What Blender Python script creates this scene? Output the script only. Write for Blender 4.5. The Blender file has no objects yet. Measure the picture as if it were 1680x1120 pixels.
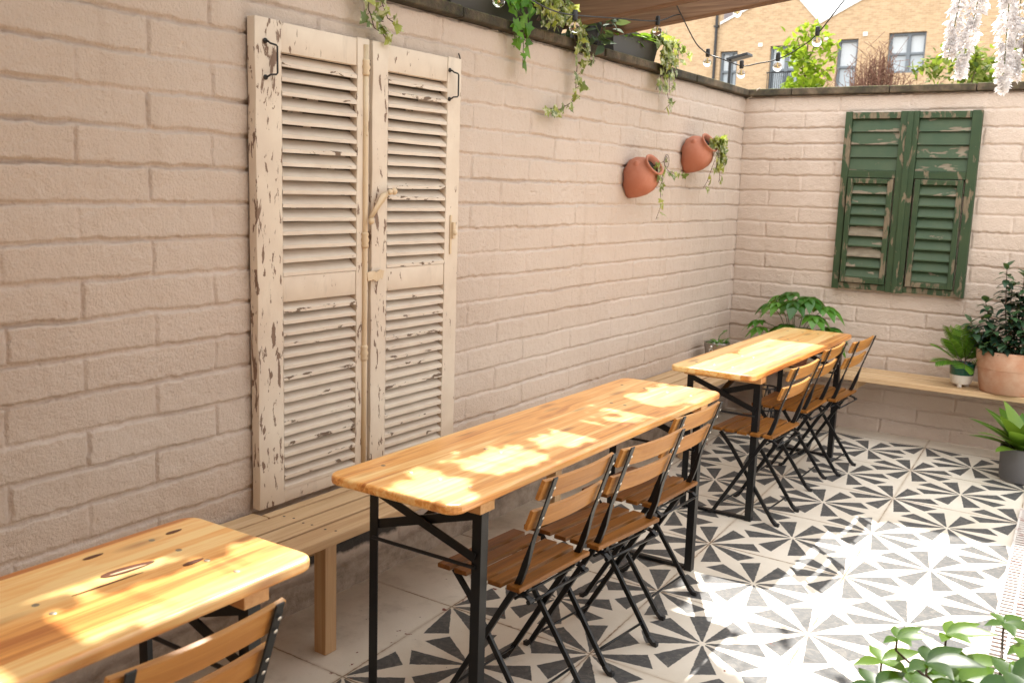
import bpy, math, random
import numpy as np
from mathutils import Vector, Matrix
random.seed(7)
R = math.radians
scene = bpy.context.scene
col = scene.collection
V = Vector

# ------------------------------------------------------------------ helpers
class MB:
    """collects shapes and links them as one mesh object; r = per-vertex value (wear / leaf tint)"""
    def __init__(s): s.v=[]; s.f=[]; s.m=[]; s.r=[]
    def add(s, vs, fs, m=0, r=0.0):
        o=len(s.v); s.v += [tuple(p) for p in vs]
        s.r += (list(r) if isinstance(r,(list,tuple)) else [r]*len(vs))
        s.f += [tuple(i+o for i in f) for f in fs]; s.m += [m]*len(fs)
    def box(s, x0,x1,y0,y1,z0,z1, m=0, r=0.0):
        vs=[(x,y,z) for z in (z0,z1) for y in (y0,y1) for x in (x0,x1)]
        s.add(vs,[(0,2,3,1),(4,5,7,6),(0,1,5,4),(2,6,7,3),(0,4,6,2),(1,3,7,5)],m,r)
    def obox(s, c, ax, ay, az, m=0, r=0.0):
        c=V(c); ax=V(ax); ay=V(ay); az=V(az)
        vs=[c+ax*i+ay*j+az*k for k in (-1,1) for j in (-1,1) for i in (-1,1)]
        s.add(vs,[(0,2,3,1),(4,5,7,6),(0,1,5,4),(2,6,7,3),(0,4,6,2),(1,3,7,5)],m,r)
    def bar(s, p, q, w, h, side=(0,1,0), m=0, r=0.0):
        """bar from p to q, width w along 'side', thickness h across"""
        p=V(p); q=V(q); d=(q-p); L=d.length; d.normalize()
        sd=V(side); sd=(sd-d*sd.dot(d)).normalized(); n=d.cross(sd)
        s.obox((p+q)/2, sd*w/2, n*h/2, d*L/2, m, r)
    def sweep(s, pts, w, h, side=(0,1,0), m=0, r=0.0):
        """rectangular section swept through pts with mitred joints"""
        pts=[V(p) for p in pts]; n=len(pts); sd=V(side).normalized(); rings=[]
        for i,p in enumerate(pts):
            a=(pts[i]-pts[i-1]).normalized() if i else (pts[1]-pts[0]).normalized()
            b=(pts[i+1]-pts[i]).normalized() if i<n-1 else a
            t=(a+b).normalized(); nn=t.cross(sd).normalized()
            ww,hh=(w[i],h[i]) if isinstance(w,(list,tuple)) else (w,h)
            rings.append([p+sd*ww/2+nn*hh/2,p-sd*ww/2+nn*hh/2,p-sd*ww/2-nn*hh/2,p+sd*ww/2-nn*hh/2])
        vs=[x for g in rings for x in g]; fs=[(3,2,1,0)]
        for i in range(n-1):
            for j in range(4):
                k=(j+1)%4; fs.append((i*4+j,i*4+k,i*4+4+k,i*4+4+j))
        e=(n-1)*4; fs.append((e,e+1,e+2,e+3)); s.add(vs,fs,m,r)
    def tube(s, pts, rad, seg=8, m=0, r=0.0, cap=True):
        pts=[V(p) for p in pts]; n=len(pts); vs=[]; fs=[]
        up=None
        for i,p in enumerate(pts):
            t=(pts[min(i+1,n-1)]-pts[max(i-1,0)])
            if t.length<1e-9: t=V((0,0,1))
            t.normalize()
            if up is None: up=t.orthogonal().normalized()
            up=(up-t*up.dot(t)); up = up.normalized() if up.length>1e-6 else t.orthogonal().normalized()
            b=t.cross(up); rr=rad[i] if isinstance(rad,(list,tuple)) else rad
            for k in range(seg):
                a=2*math.pi*k/seg; vs.append(p+(up*math.cos(a)+b*math.sin(a))*rr)
        for i in range(n-1):
            for k in range(seg):
                k2=(k+1)%seg; fs.append((i*seg+k,i*seg+k2,(i+1)*seg+k2,(i+1)*seg+k))
        if cap:
            fs.append(tuple(range(seg-1,-1,-1))); fs.append(tuple((n-1)*seg+k for k in range(seg)))
        s.add(vs,fs,m,r)
    def lathe(s, prof, o=(0,0,0), axis=(0,0,1), seg=32, m=0, r=0.0, sq=0):
        o=V(o); a=V(axis).normalized(); u=a.orthogonal().normalized() if abs(a.z)<.999 else V((1,0,0)); w=a.cross(u)
        vs=[];fs=[]; n=len(prof)
        for (rr,t) in prof:
            for k in range(seg):
                th=2*math.pi*k/seg
                vs.append(o+a*t+(u*math.cos(th)+w*math.sin(th))*rr)
        for i in range(n-1):
            for k in range(seg):
                k2=(k+1)%seg; fs.append((i*seg+k,i*seg+k2,(i+1)*seg+k2,(i+1)*seg+k))
        s.add(vs,fs,m,r)
    def prism(s, poly, z0, z1, m=0, r=0.0, ax=2):
        """2D polygon extruded along axis ax"""
        n=len(poly)
        def P(p,z):
            return (p[0],p[1],z) if ax==2 else ((p[0],z,p[1]) if ax==1 else (z,p[0],p[1]))
        vs=[P(p,z0) for p in poly]+[P(p,z1) for p in poly]
        fs=[tuple(range(n-1,-1,-1)),tuple(range(n,2*n))]+[(i,(i+1)%n,n+(i+1)%n,n+i) for i in range(n)]
        s.add(vs,fs,m,r)
    def sphere(s, c, rad, m=0, seg=14, rings=9, sc=(1,1,1), r=0.0):
        c=V(c); vs=[];fs=[]
        for i in range(rings+1):
            ph=math.pi*i/rings
            for k in range(seg):
                th=2*math.pi*k/seg
                vs.append(c+V((rad*sc[0]*math.sin(ph)*math.cos(th),rad*sc[1]*math.sin(ph)*math.sin(th),rad*sc[2]*math.cos(ph))))
        for i in range(rings):
            for k in range(seg):
                k2=(k+1)%seg; fs.append((i*seg+k,(i+1)*seg+k,(i+1)*seg+k2,i*seg+k2))
        s.add(vs,fs,m,r)
    def leaf(s, o, d, n, L, W, droop=.15, fold=.12, m=0, r=None, nseg=5, pw=1.0):
        """lanceolate leaf with a folded midrib"""
        o=V(o); d=V(d).normalized(); n=V(n); n=(n-d*n.dot(d))
        n = n.normalized() if n.length>1e-5 else d.orthogonal().normalized()
        sd=d.cross(n); r=random.random() if r is None else r; vs=[];fs=[]
        for i in range(nseg+1):
            t=i/nseg; w=W*.5*(math.sin(math.pi*min(1,t**.8))**pw) if 0<t<1 else 0.0015
            c=o+d*L*t-n*droop*L*t*t
            vs += [c+sd*w+n*fold*w*1.5, c, c-sd*w+n*fold*w*1.5]
        for i in range(nseg):
            a=i*3; fs += [(a,a+1,a+4,a+3),(a+1,a+2,a+5,a+4)]
        s.add(vs,fs,m,r)
    IVY=[(0,.0),(-.10,.13),(-.16,.36),(.10,.30),(.26,.56),(.46,.27),(.62,.22),(1,0)]
    def ivy(s, o, d, n, L, m=0, r=None):
        o=V(o); d=V(d).normalized(); n=V(n); n=(n-d*n.dot(d)); n = n.normalized() if n.length>1e-5 else d.orthogonal().normalized()
        sd=d.cross(n); r=random.random() if r is None else r
        pts=MB.IVY+[(u,-v) for u,v in reversed(MB.IVY[1:-1])]
        vs=[o+d*.3*L+n*.03*L]+[o+d*u*L+sd*v*L-n*(.10*L*abs(v)+.12*L*u*u) for u,v in pts]
        k=len(pts); s.add(vs,[(0,1+i,1+(i+1)%k) for i in range(k)],m,r)
    def build(s, name, mats, parent=None, smooth=False, bevel=0, loc=None):
        smooth = smooth or 'lea' in name or name in ('fronds','petals','crown')
        me=bpy.data.meshes.new(name); me.from_pydata(s.v,[],s.f)
        mats = mats if isinstance(mats,(list,tuple)) else [mats]
        for mm in mats: me.materials.append(mm)
        if len(mats)>1: me.polygons.foreach_set('material_index',s.m)
        if any(s.r):
            at=me.attributes.new('rnd','FLOAT','POINT'); at.data.foreach_set('value',s.r)
        if smooth: me.polygons.foreach_set('use_smooth',[True]*len(me.polygons))
        me.update()
        o=bpy.data.objects.new(name,me); col.objects.link(o)
        if parent: o.parent=parent
        if loc: o.location=loc
        if bevel:
            b=o.modifiers.new('bevel','BEVEL'); b.width=bevel; b.segments=2; b.limit_method='ANGLE'; b.angle_limit=R(40)
        return o

def tag(o,label=None,cat=None,group=None,kind=None):
    if label: o['label']=label
    if cat: o['category']=cat
    if group: o['group']=group
    if kind: o['kind']=kind
    return o
def thing(name,loc,label,cat,group=None,rz=0):
    o=bpy.data.objects.new(name,None); col.objects.link(o); o.location=loc; o.rotation_euler=(0,0,rz)
    o.empty_display_size=.1
    return tag(o,label,cat,group)
def copy_thing(t,loc,rz,label):
    kids=[o for o in list(t.children)]
    r=t.copy(); col.objects.link(r); r.location=loc; r.rotation_euler=(0,0,rz); r['label']=label
    for c in kids:
        k=c.copy(); col.objects.link(k); k.parent=r
        for g in list(c.children):
            h=g.copy(); col.objects.link(h); h.parent=k
    return r

# ------------------------------------------------------------------ node helpers
class NT:
    def __init__(s,name):
        s.mat=bpy.data.materials.new(name); s.mat.use_nodes=True; s.t=s.mat.node_tree
        s.bsdf=s.t.nodes['Principled BSDF']; s.out=s.t.nodes['Material Output']
    def n(s,typ,**kw):
        x=s.t.nodes.new(typ)
        for k,v in kw.items():
            if k.startswith('i_'):
                x.inputs[k[2:].replace('_',' ')].default_value=v
            else: setattr(x,k,v)
        return x
    def l(s,a,b): s.t.links.new(a,b)
    def setin(s,sock,v):
        if isinstance(v,bpy.types.NodeSocket): s.l(v,sock)
        else: sock.default_value=v
    def m(s,op,a,b=None,c=None,clamp=False):
        x=s.n('ShaderNodeMath',operation=op); x.use_clamp=clamp
        for i,v in enumerate((a,b,c)):
            if v is not None: s.setin(x.inputs[i],v)
        return x.outputs[0]
    def noise(s,vec,scale,detail=3,rough=.55,dist=0):
        x=s.n('ShaderNodeTexNoise'); x.inputs['Scale'].default_value=scale; x.inputs['Detail'].default_value=detail
        x.inputs['Roughness'].default_value=rough; x.inputs['Distortion'].default_value=dist
        if vec is not None: s.l(vec,x.inputs['Vector'])
        return x.outputs['Fac']
    def ramp(s,fac,stops,interp='LINEAR'):
        x=s.n('ShaderNodeValToRGB'); x.color_ramp.interpolation=interp
        e=x.color_ramp.elements
        while len(e)<len(stops): e.new(.5)
        for el,(p,c) in zip(e,stops):
            el.position=p; el.color=(c,c,c,1) if isinstance(c,(int,float)) else (*c,1)
        s.l(fac,x.inputs[0]); return x.outputs[0]
    def mix(s,fac,a,b,blend='MIX'):
        x=s.n('ShaderNodeMix',data_type='RGBA',blend_type=blend)
        s.setin(x.inputs[0],fac)
        for sock,v in ((x.inputs[6],a),(x.inputs[7],b)):
            if isinstance(v,tuple): sock.default_value=(*v,1) if len(v)==3 else v
            else: s.l(v,sock)
        return x.outputs[2]
    def coords(s,kind='Object',scale=(1,1,1),rand=0):
        tc=s.n('ShaderNodeTexCoord'); v=tc.outputs[kind]
        if rand:
            oi=s.n('ShaderNodeObjectInfo'); k=s.m('MULTIPLY',oi.outputs['Random'],rand)
            va=s.n('ShaderNodeVectorMath',operation='ADD'); s.l(v,va.inputs[0]); s.l(k,va.inputs[1]); v=va.outputs[0]
        mp=s.n('ShaderNodeMapping'); mp.inputs['Scale'].default_value=scale; s.l(v,mp.inputs[0]); return mp.outputs[0]
    def sep(s,v):
        x=s.n('ShaderNodeSeparateXYZ'); s.l(v,x.inputs[0]); return x.outputs
    def attr(s,name='rnd'):
        x=s.n('ShaderNodeAttribute',attribute_name=name); return x.outputs['Fac']
    def bump(s,h,strength=.3,dist=.01):
        x=s.n('ShaderNodeBump'); x.inputs['Strength'].default_value=strength; x.inputs['Distance'].default_value=dist
        s.l(h,x.inputs['Height']); s.l(x.outputs[0],s.bsdf.inputs['Normal']); return x
    def base(s,c,rough=None):
        s.setin(s.bsdf.inputs['Base Color'],(*c,1) if isinstance(c,tuple) else c)
        if rough is not None: s.setin(s.bsdf.inputs['Roughness'],rough)

def plain(name,c,rough=.5,metal=0,var=.15,scale=30):
    t=NT(name); f=t.noise(t.coords(),scale,4)
    t.base(t.mix(f,tuple(x*(1-var) for x in c),tuple(min(1,x*(1+var)) for x in c)),rough)
    t.bsdf.inputs['Metallic'].default_value=metal
    return t.mat

def wood(name,dark,mid,light,axis='y',rough=.45,boards=0,knots=.0,bumpk=.15,coat=0,fine=1.0,lo=.28,hi=.74):
    t=NT(name)
    g=.9; c=16
    sc={'y':(c,g,c),'x':(g,c,c),'z':(c,c,g)}[axis]
    tc=t.n('ShaderNodeTexCoord'); oi=t.n('ShaderNodeObjectInfo')
    k=t.m('MULTIPLY',oi.outputs['Random'],37.0)
    va=t.n('ShaderNodeVectorMath',operation='ADD'); t.l(tc.outputs['Object'],va.inputs[0]); t.l(k,va.inputs[1])
    vec=va.outputs[0]; tint=None
    if boards:
        s=t.sep(tc.outputs['Object']); b=t.m('FLOOR',t.m('DIVIDE',t.m('ADD',s[0],.31),boards))
        wn=t.n('ShaderNodeTexWhiteNoise',noise_dimensions='1D'); t.l(t.m('ADD',b,t.m('MULTIPLY',oi.outputs['Random'],91)),wn.inputs['W'])
        tint=wn.outputs['Value']
        v2=t.n('ShaderNodeVectorMath',operation='MULTIPLY_ADD'); t.l(wn.outputs['Color'],v2.inputs[0]); v2.inputs[1].default_value=(9,9,9); t.l(vec,v2.inputs[2]); vec=v2.outputs[0]
    mp=t.n('ShaderNodeMapping'); mp.inputs['Scale'].default_value=sc; t.l(vec,mp.inputs[0])
    n1=t.noise(mp.outputs[0],1.0,3,.6,.6)
    mp2=t.n('ShaderNodeMapping'); mp2.inputs['Scale'].default_value=tuple(x*6 if x>1 else x*3 for x in sc); t.l(vec,mp2.inputs[0])
    n2=t.noise(mp2.outputs[0],1.0,4,.65,.2)
    rings=t.m('FRACT',t.m('MULTIPLY',n1,7.0)); rings=t.m('ABSOLUTE',t.m('SUBTRACT',rings,.5))
    f=t.m('ADD',t.m('MULTIPLY',n1,.62),t.m('ADD',t.m('MULTIPLY',n2,.30*fine),t.m('MULTIPLY',rings,.16)))
    if tint is not None: f=t.m('ADD',f,t.m('MULTIPLY',t.m('SUBTRACT',tint,.5),.24))
    colr=t.ramp(f,[(lo,dark),((lo+hi)/2,mid),(hi,light)])
    if knots:
        mk=t.n('ShaderNodeMapping'); mk.inputs['Scale'].default_value={'y':(11,3.2,11),'x':(3.2,11,11),'z':(11,11,3.2)}[axis]; t.l(vec,mk.inputs[0])
        vo=t.n('ShaderNodeTexVoronoi',feature='F1'); vo.inputs['Scale'].default_value=.8; t.l(mk.outputs[0],vo.inputs['Vector'])
        msk=t.ramp(vo.outputs['Distance'],[(knots*.35,1.0),(knots,0.0)])
        colr=t.mix(t.m('MULTIPLY',msk,.6),colr,(dark[0]*.5,dark[1]*.38,dark[2]*.5))
    t.base(colr,rough); t.bump(n2,bumpk,.004)
    if coat: t.bsdf.inputs['Coat Weight'].default_value=coat; t.bsdf.inputs['Coat Roughness'].default_value=.22
    return t.mat

def leafmat(name,c0,c1,c2,rough=.38,trans=.3,spec=.5,pale=None,glow=(.55,.75,.05)):
    t=NT(name); a=t.attr(); nz=t.noise(t.coords(),60,3)
    f=t.m('ADD',t.m('MULTIPLY',a,.8),t.m('MULTIPLY',nz,.25))
    c=t.ramp(f,[(.1,c0),(.5,c1),(.95,c2)])
    if pale:
        pn=t.noise(t.coords(),45,2); c=t.mix(t.ramp(pn,[(.52,0.0),(.60,.9)]),c,pale)
    t.base(c,rough); t.bsdf.inputs['Specular IOR Level'].default_value=spec
    tr=t.n('ShaderNodeBsdfTranslucent'); t.l(t.mix(.35,c,glow,'MIX'),tr.inputs[0])
    ms=t.n('ShaderNodeMixShader'); ms.inputs[0].default_value=trans
    t.l(t.bsdf.outputs[0],ms.inputs[1]); t.l(tr.outputs[0],ms.inputs[2]); t.l(ms.outputs[0],t.out.inputs[0])
    return t.mat

def chipped(name,paint,paint2,bare,bare2,scale=26,bias=.60,gain=.30,axis='z',rough=.55):
    t=NT(name); co=t.coords(); w=t.attr()
    st={'z':(1,1,.32),'x':(.32,1,1),'y':(1,.32,1)}[axis]
    mp=t.n('ShaderNodeMapping'); mp.inputs['Scale'].default_value=st; t.l(co,mp.inputs[0])
    n=t.noise(mp.outputs[0],scale,8,.62,.4)
    th=t.m('SUBTRACT',bias+.14,t.m('MULTIPLY',w,gain))
    msk=t.m('MULTIPLY',t.m('SUBTRACT',n,th),45,clamp=True)
    n2=t.noise(mp.outputs[0],scale*.42,7,.6,.5); msk=t.m('MAXIMUM',msk,t.m('MULTIPLY',t.m('SUBTRACT',n2,t.m('SUBTRACT',.885,t.m('MULTIPLY',w,.30))),45,clamp=True))
    gr=t.noise(mp.outputs[0],scale*4,4)
    pb=t.noise(co,9,4); stain=t.noise(mp.outputs[0],13,4,.7)
    p=t.mix(t.ramp(pb,[(.3,0.0),(.7,1.0)]),paint,paint2)
    p=t.mix(t.ramp(stain,[(.60,0.0),(.80,.45)]),p,tuple(x*.55 for x in paint2))
    b=t.mix(gr,bare,bare2)
    t.base(t.mix(msk,p,b),t.m('ADD',t.m('MULTIPLY',msk,.25),rough))
    h=t.m('SUBTRACT',t.m('MULTIPLY',t.noise(mp.outputs[0],scale*2.5,5),.35),msk); t.bump(h,.55,.0025)
    return t.mat

# ------------------------------------------------------------------ materials
def wall_material():
    t=NT('wall_paint'); co=t.coords(); j=t.attr()
    n1=t.noise(co,1.3,4,.6); n2=t.noise(co,14,5,.65)
    c=t.mix(t.ramp(n1,[(.3,0.0),(.7,1.0)]),(.522,.428,.355),(.574,.480,.408))
    c=t.mix(t.m('MULTIPLY',n2,.30),c,(.49,.365,.285))
    c=t.mix(t.m('MULTIPLY',j,.30),c,(.66,.55,.48))
    mpd=t.n('ShaderNodeMapping'); mpd.inputs['Scale'].default_value=(1,7,.8); t.l(co,mpd.inputs[0])
    dr=t.noise(mpd.outputs[0],1.6,5,.62); c=t.mix(t.ramp(dr,[(.56,0.0),(.74,.38)]),c,(.40,.30,.225))
    z=t.sep(co)[2]
    # splash-back dirt and flaking low on the wall
    low=t.m('SUBTRACT',1.0,t.m('DIVIDE',z,.40),clamp=True); low=t.m('SUBTRACT',low,t.m('MULTIPLY',t.m('GREATER_THAN',t.sep(co)[1],-.04),.9))
    mp=t.n('ShaderNodeMapping'); mp.inputs['Scale'].default_value=(1,.45,1.5); t.l(co,mp.inputs[0])
    dn=t.noise(mp.outputs[0],9,8,.66)
    dm=t.m('MULTIPLY',t.m('SUBTRACT',t.m('ADD',dn,t.m('MULTIPLY',low,.20)),.68),9,clamp=True)
    c=t.mix(t.m('MULTIPLY',dm,.8),c,(.13,.085,.055))
    sp=t.noise(co,75,2,.5); c=t.mix(t.ramp(sp,[(.76,0.0),(.80,.5)]),c,(.30,.20,.14))
    pn=t.noise(co,7,6,.6); zz=t.m('ADD',z,t.m('MULTIPLY',t.m('SUBTRACT',pn,.5),.08))
    pm=t.m('MULTIPLY',t.m('MULTIPLY',t.m('SUBTRACT',.135,zz),22,clamp=True),t.m('LESS_THAN',t.sep(co)[1],-.04))
    c=t.mix(t.m('MULTIPLY',pm,.75),c,t.ramp(t.noise(co,11,7,.7),[(.32,(.13,.09,.06)),(.6,(.38,.30,.23))]))
    # ragged black band above the plinth, under the bench
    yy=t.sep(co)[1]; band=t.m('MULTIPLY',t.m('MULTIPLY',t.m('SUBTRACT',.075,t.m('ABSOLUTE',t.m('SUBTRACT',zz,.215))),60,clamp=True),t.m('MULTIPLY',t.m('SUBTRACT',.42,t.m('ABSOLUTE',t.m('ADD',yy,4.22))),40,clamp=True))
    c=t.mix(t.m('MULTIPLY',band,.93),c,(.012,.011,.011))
    t.base(c,.62); t.bsdf.inputs['Specular IOR Level'].default_value=.35
    b1=t.noise(co,110,5,.65); b2=t.noise(co,30,4,.6)
    t.bump(t.m('ADD',t.m('MULTIPLY',b1,.75),t.m('MULTIPLY',b2,.7)),.95,.009)
    return t.mat

def floor_material():
    t=NT('painted_floor'); co=t.coords(); s=t.sep(co)
    wob=t.noise(co,38,3,.6); wob2=t.noise(t.coords(scale=(1,1,1)),37.1,3,.6)
    x=t.m('ADD',s[0],t.m('MULTIPLY',t.m('SUBTRACT',wob,.5),.008)); y=t.m('ADD',s[1],t.m('MULTIPLY',t.m('SUBTRACT',wob2,.5),-.008))
    px,py=.4198,-3.3813; ax,ay,bx,by=.61131,-.00732,-.03449,.63615
    det=ax*by-bx*ay
    dx=t.m('SUBTRACT',x,px); dy=t.m('SUBTRACT',y,py)
    u=t.m('ADD',t.m('MULTIPLY',dx,by/det),t.m('MULTIPLY',dy,-bx/det))
    v=t.m('ADD',t.m('MULTIPLY',dx,-ay/det),t.m('MULTIPLY',dy,ax/det))
    def near(a,off):
        b=t.m('SUBTRACT',a,off) if off else a
        return t.m('SUBTRACT',b,t.m('ROUND',b))
    def star(off):
        a=t.m('ABSOLUTE',near(u,off)); b=t.m('ABSOLUTE',near(v,off))
        hi=t.m('MAXIMUM',a,b); lo=t.m('MINIMUM',a,b)
        g1=t.m('SUBTRACT',lo,t.m('MULTIPLY',hi,math.tan(R(9.5))))          # above the axis gap
        g2=t.m('SUBTRACT',t.m('MULTIPLY',hi,math.tan(R(34.1))),lo)          # below the diagonal gap
        A=(.379*math.cos(R(9.5)),.379*math.sin(R(9.5))); B=(.343*math.cos(R(34.1)),.343*math.sin(R(34.1)))
        ex,ey=B[0]-A[0],B[1]-A[1]
        nx,ny=ey,-ex; L=math.hypot(nx,ny); nx/=L; ny/=L
        if nx*A[0]+ny*A[1]<0: nx,ny=-nx,-ny
        g3=t.m('SUBTRACT',nx*A[0]+ny*A[1],t.m('ADD',t.m('MULTIPLY',hi,nx),t.m('MULTIPLY',lo,ny)))
        g4=t.m('SUBTRACT',hi,.022)
        return t.m('MINIMUM',t.m('MINIMUM',g1,g2),t.m('MINIMUM',g3,g4))
    g=t.m('MAXIMUM',star(0),star(.5))
    msk=t.m('MULTIPLY',t.m('ADD',g,.001),260,clamp=True)
    # painted field: three slabs wide, stops short of the back wall
    fld=t.m('MINIMUM',t.m('MINIMUM',t.m('ADD',u,.004),t.m('SUBTRACT',3.004,u)),t.m('SUBTRACT',5.004,v))
    msk=t.m('MULTIPLY',msk,t.m('MULTIPLY',fld,300,clamp=True))
    wear=t.noise(co,55,6,.7); wear2=t.noise(co,7,3)
    msk=t.m('MULTIPLY',msk,t.ramp(t.m('ADD',wear,t.m('MULTIPLY',wear2,.25)),[(.30,.35),(.50,1.0)]))
    brush=t.noise(t.coords(scale=(1,1,1)),24,6,.7,1.5)
    dark=t.ramp(brush,[(.3,(.052,.054,.057)),(.5,(.080,.079,.078)),(.72,(.16,.145,.128))])
    wn=t.noise(co,2.4,5,.6); fine=t.noise(co,120,4,.7)
    white=t.ramp(wn,[(.3,(.60,.535,.44)),(.65,(.70,.64,.55))])
    white=t.mix(t.ramp(fine,[(.55,0.0),(.75,.30)]),white,(.46,.40,.32))
    grime=t.noise(co,6,7,.7); gx=t.m('SUBTRACT',1.0,t.m('DIVIDE',s[0],.75),clamp=True)
    gm=t.m('MULTIPLY',t.m('SUBTRACT',t.m('ADD',grime,t.m('MULTIPLY',gx,.16)),.60),5,clamp=True)
    white=t.mix(t.m('MULTIPLY',gm,.50),white,(.36,.30,.235))
    c=t.mix(msk,white,dark)
    # slab joints
    jw=t.noise(co,60,3); jn=t.noise(co,3.1,3)
    ju=t.m('MULTIPLY',t.m('ABSOLUTE',near(u,0)),.611); jv=t.m('MULTIPLY',t.m('ABSOLUTE',near(v,0)),.637)
    jd=t.m('SUBTRACT',t.m('MINIMUM',ju,jv),t.m('MULTIPLY',t.m('SUBTRACT',jw,.42),.006))
    crack=t.m('MULTIPLY',t.ramp(jd,[(.0004,1.0),(.0022,0.0)]),t.ramp(jn,[(.38,.15),(.58,1.0)]))
    jsoft=t.ramp(jd,[(.002,.55),(.013,0.0)])
    c=t.mix(t.m('MULTIPLY',jsoft,.65),c,(.38,.27,.17)); c=t.mix(crack,c,(.17,.10,.045))
    # old red paint showing through along the edge of the field
    rn=t.noise(co,15,6,.6); re=t.m('SUBTRACT',1.0,t.m('DIVIDE',t.m('ABSOLUTE',u),.16),clamp=True)
    rm=t.m('MULTIPLY',t.m('SUBTRACT',t.m('ADD',rn,t.m('MULTIPLY',re,.12)),.715),60,clamp=True)
    c=t.mix(rm,c,(.16,.030,.018))
    spk=t.noise(co,42,3,.5); c=t.mix(t.ramp(spk,[(.735,0.0),(.75,.8)]),c,(.10,.075,.05))
    t.base(c,t.m('ADD',.46,t.m('MULTIPLY',wear,.2))); t.bsdf.inputs['Specular IOR Level'].default_value=.3
    t.bump(t.m('SUBTRACT',t.m('ADD',t.m('MULTIPLY',fine,.25),t.m('MULTIPLY',brush,.2)),t.m('MULTIPLY',crack,1.4)),.35,.004)
    return t.mat

M={}
M['wall']=wall_material(); M['floor']=floor_material()
M['table']=wood('varnished_pine',(.47,.150,.026),(.80,.365,.090),(.90,.60,.25),'y',.30,boards=.115,knots=.20,coat=.45,lo=.34,hi=.66,fine=1.25)
M['edge']=wood('pine_batten',(.42,.19,.06),(.55,.30,.12),(.66,.42,.20),'x',.5)
M['bench']=wood('bench_pine',(.39,.225,.105),(.53,.355,.195),(.63,.465,.285),'y',.62,knots=.09)
M['benchx']=wood('bench_pine_cross',(.39,.225,.105),(.53,.355,.195),(.63,.465,.285),'x',.62,knots=.09)
M['benchz']=wood('bench_pine_post',(.36,.20,.09),(.49,.31,.16),(.58,.41,.24),'z',.62,knots=.09)
M['seat']=wood('acacia_seat',(.10,.036,.006),(.205,.078,.012),(.34,.14,.030),'y',.42)
M['back']=wood('acacia_back',(.27,.105,.022),(.41,.18,.042),(.53,.28,.08),'y',.42)
for k_ in ('seat','back'): M[k_].node_tree.nodes['Principled BSDF'].inputs['Specular IOR Level'].default_value=.3
M['black']=plain('black_steel',(.0075,.0078,.009),.36,.0,.3)
M['black'].node_tree.nodes['Principled BSDF'].inputs['Specular IOR Level'].default_value=.35
M['plastic']=plain('black_plastic',(.015,.015,.016),.5)
M['steel']=plain('zinc_steel',(.62,.60,.57),.3,.9)
M['bolt']=plain('dull_bolt',(.30,.25,.18),.45,.7)
M['cream']=chipped('cream_paint',(.64,.55,.445),(.57,.475,.38),(.15,.085,.055),(.24,.165,.12),42,.60,.20,'z')
M['creamx']=chipped('cream_paint_slat',(.64,.555,.455),(.57,.475,.385),(.11,.065,.04),(.18,.13,.09),44,.635,.26,'y')
M['green']=chipped('green_paint',(.012,.036,.010),(.026,.050,.015),(.060,.042,.026),(.24,.19,.12),17,.535,.20,'z',.6)
M['greenx']=chipped('green_paint_slat',(.022,.052,.020),(.040,.066,.028),(.09,.065,.042),(.27,.235,.17),15,.55,.22,'x',.6)
M['terra']=plain('terracotta',(.40,.150,.090),.8,0,.22,11)
M['terrapale']=plain('pale_terracotta',(.50,.265,.165),.8,0,.16,7)
def bloom(name,c,c2,c3):
    t=NT(name); co=t.coords(); f=t.noise(co,8,6,.65); g_=t.noise(co,3,4); k=t.mix(t.ramp(f,[(.42,0.0),(.68,.8)]),c,c2); t.base(t.mix(t.ramp(g_,[(.5,0.0),(.75,.6)]),k,c3),.85); t.bump(t.noise(co,70,4),.2,.003); return t.mat
M['terrapale']=bloom('pale_terracotta',(.47,.235,.14),(.58,.40,.29),(.36,.19,.12))
M['terra']=bloom('terracotta',(.40,.145,.085),(.46,.20,.13),(.30,.10,.06))
M['terradark']=plain('dark_terracotta',(.20,.075,.040),.75,0,.2,9)
M['soil']=plain('soil',(.028,.018,.012),.95,0,.5,60)
M['coping']=None
def coping_material():
    t=NT('mossy_stone'); co=t.coords(); n=t.noise(co,9,7,.7); n2=t.noise(co,45,5,.7)
    big=t.noise(co,2.2,4,.6)
    c=t.ramp(t.m('ADD',t.m('MULTIPLY',n,.6),t.m('MULTIPLY',big,.4)),[(.38,(.014,.011,.008)),(.50,(.050,.034,.022)),(.64,(.145,.10,.065))])
    nz=t.n('ShaderNodeNewGeometry'); z=t.sep(nz.outputs['Normal'])[2]
    mo=t.m('MULTIPLY',t.ramp(n2,[(.42,0.0),(.6,1.0)]),t.m('MAXIMUM',z,.12))
    c=t.mix(mo,c,(.13,.15,.035)); t.base(c,.9); t.bump(t.m('ADD',n,t.m('MULTIPLY',n2,.5)),.6,.01); return t.mat
M['coping']=coping_material()
M['trough']=plain('grey_brown_plastic',(.046,.037,.031),.5,0,.08,20)
M['greypot']=plain('grey_pot',(.125,.122,.128),.6,0,.08,20)
M['glazegreen']=plain('green_glaze',(.010,.085,.052),.15,0,.2,12)
M['glazewhite']=plain('white_glaze',(.66,.62,.56),.3,0,.05,20)
M['metalpot']=plain('brushed_steel',(.42,.39,.36),.32,.95,.12,50)
M['ivy']=leafmat('ivy_green',(.012,.055,.010),(.030,.115,.014),(.085,.20,.022),.5,.3,.2)
M['ivybright']=leafmat('ivy_bright',(.03,.12,.012),(.07,.22,.016),(.15,.32,.03),trans=.4)
M['ivyvar']=leafmat('ivy_variegated',(.06,.10,.035),(.16,.20,.04),(.42,.42,.07),trans=.35,pale=(.55,.55,.36))
M['silver']=leafmat('silver_leaf',(.05,.085,.055),(.095,.14,.095),(.18,.23,.17),.75,.15,.08)
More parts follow.
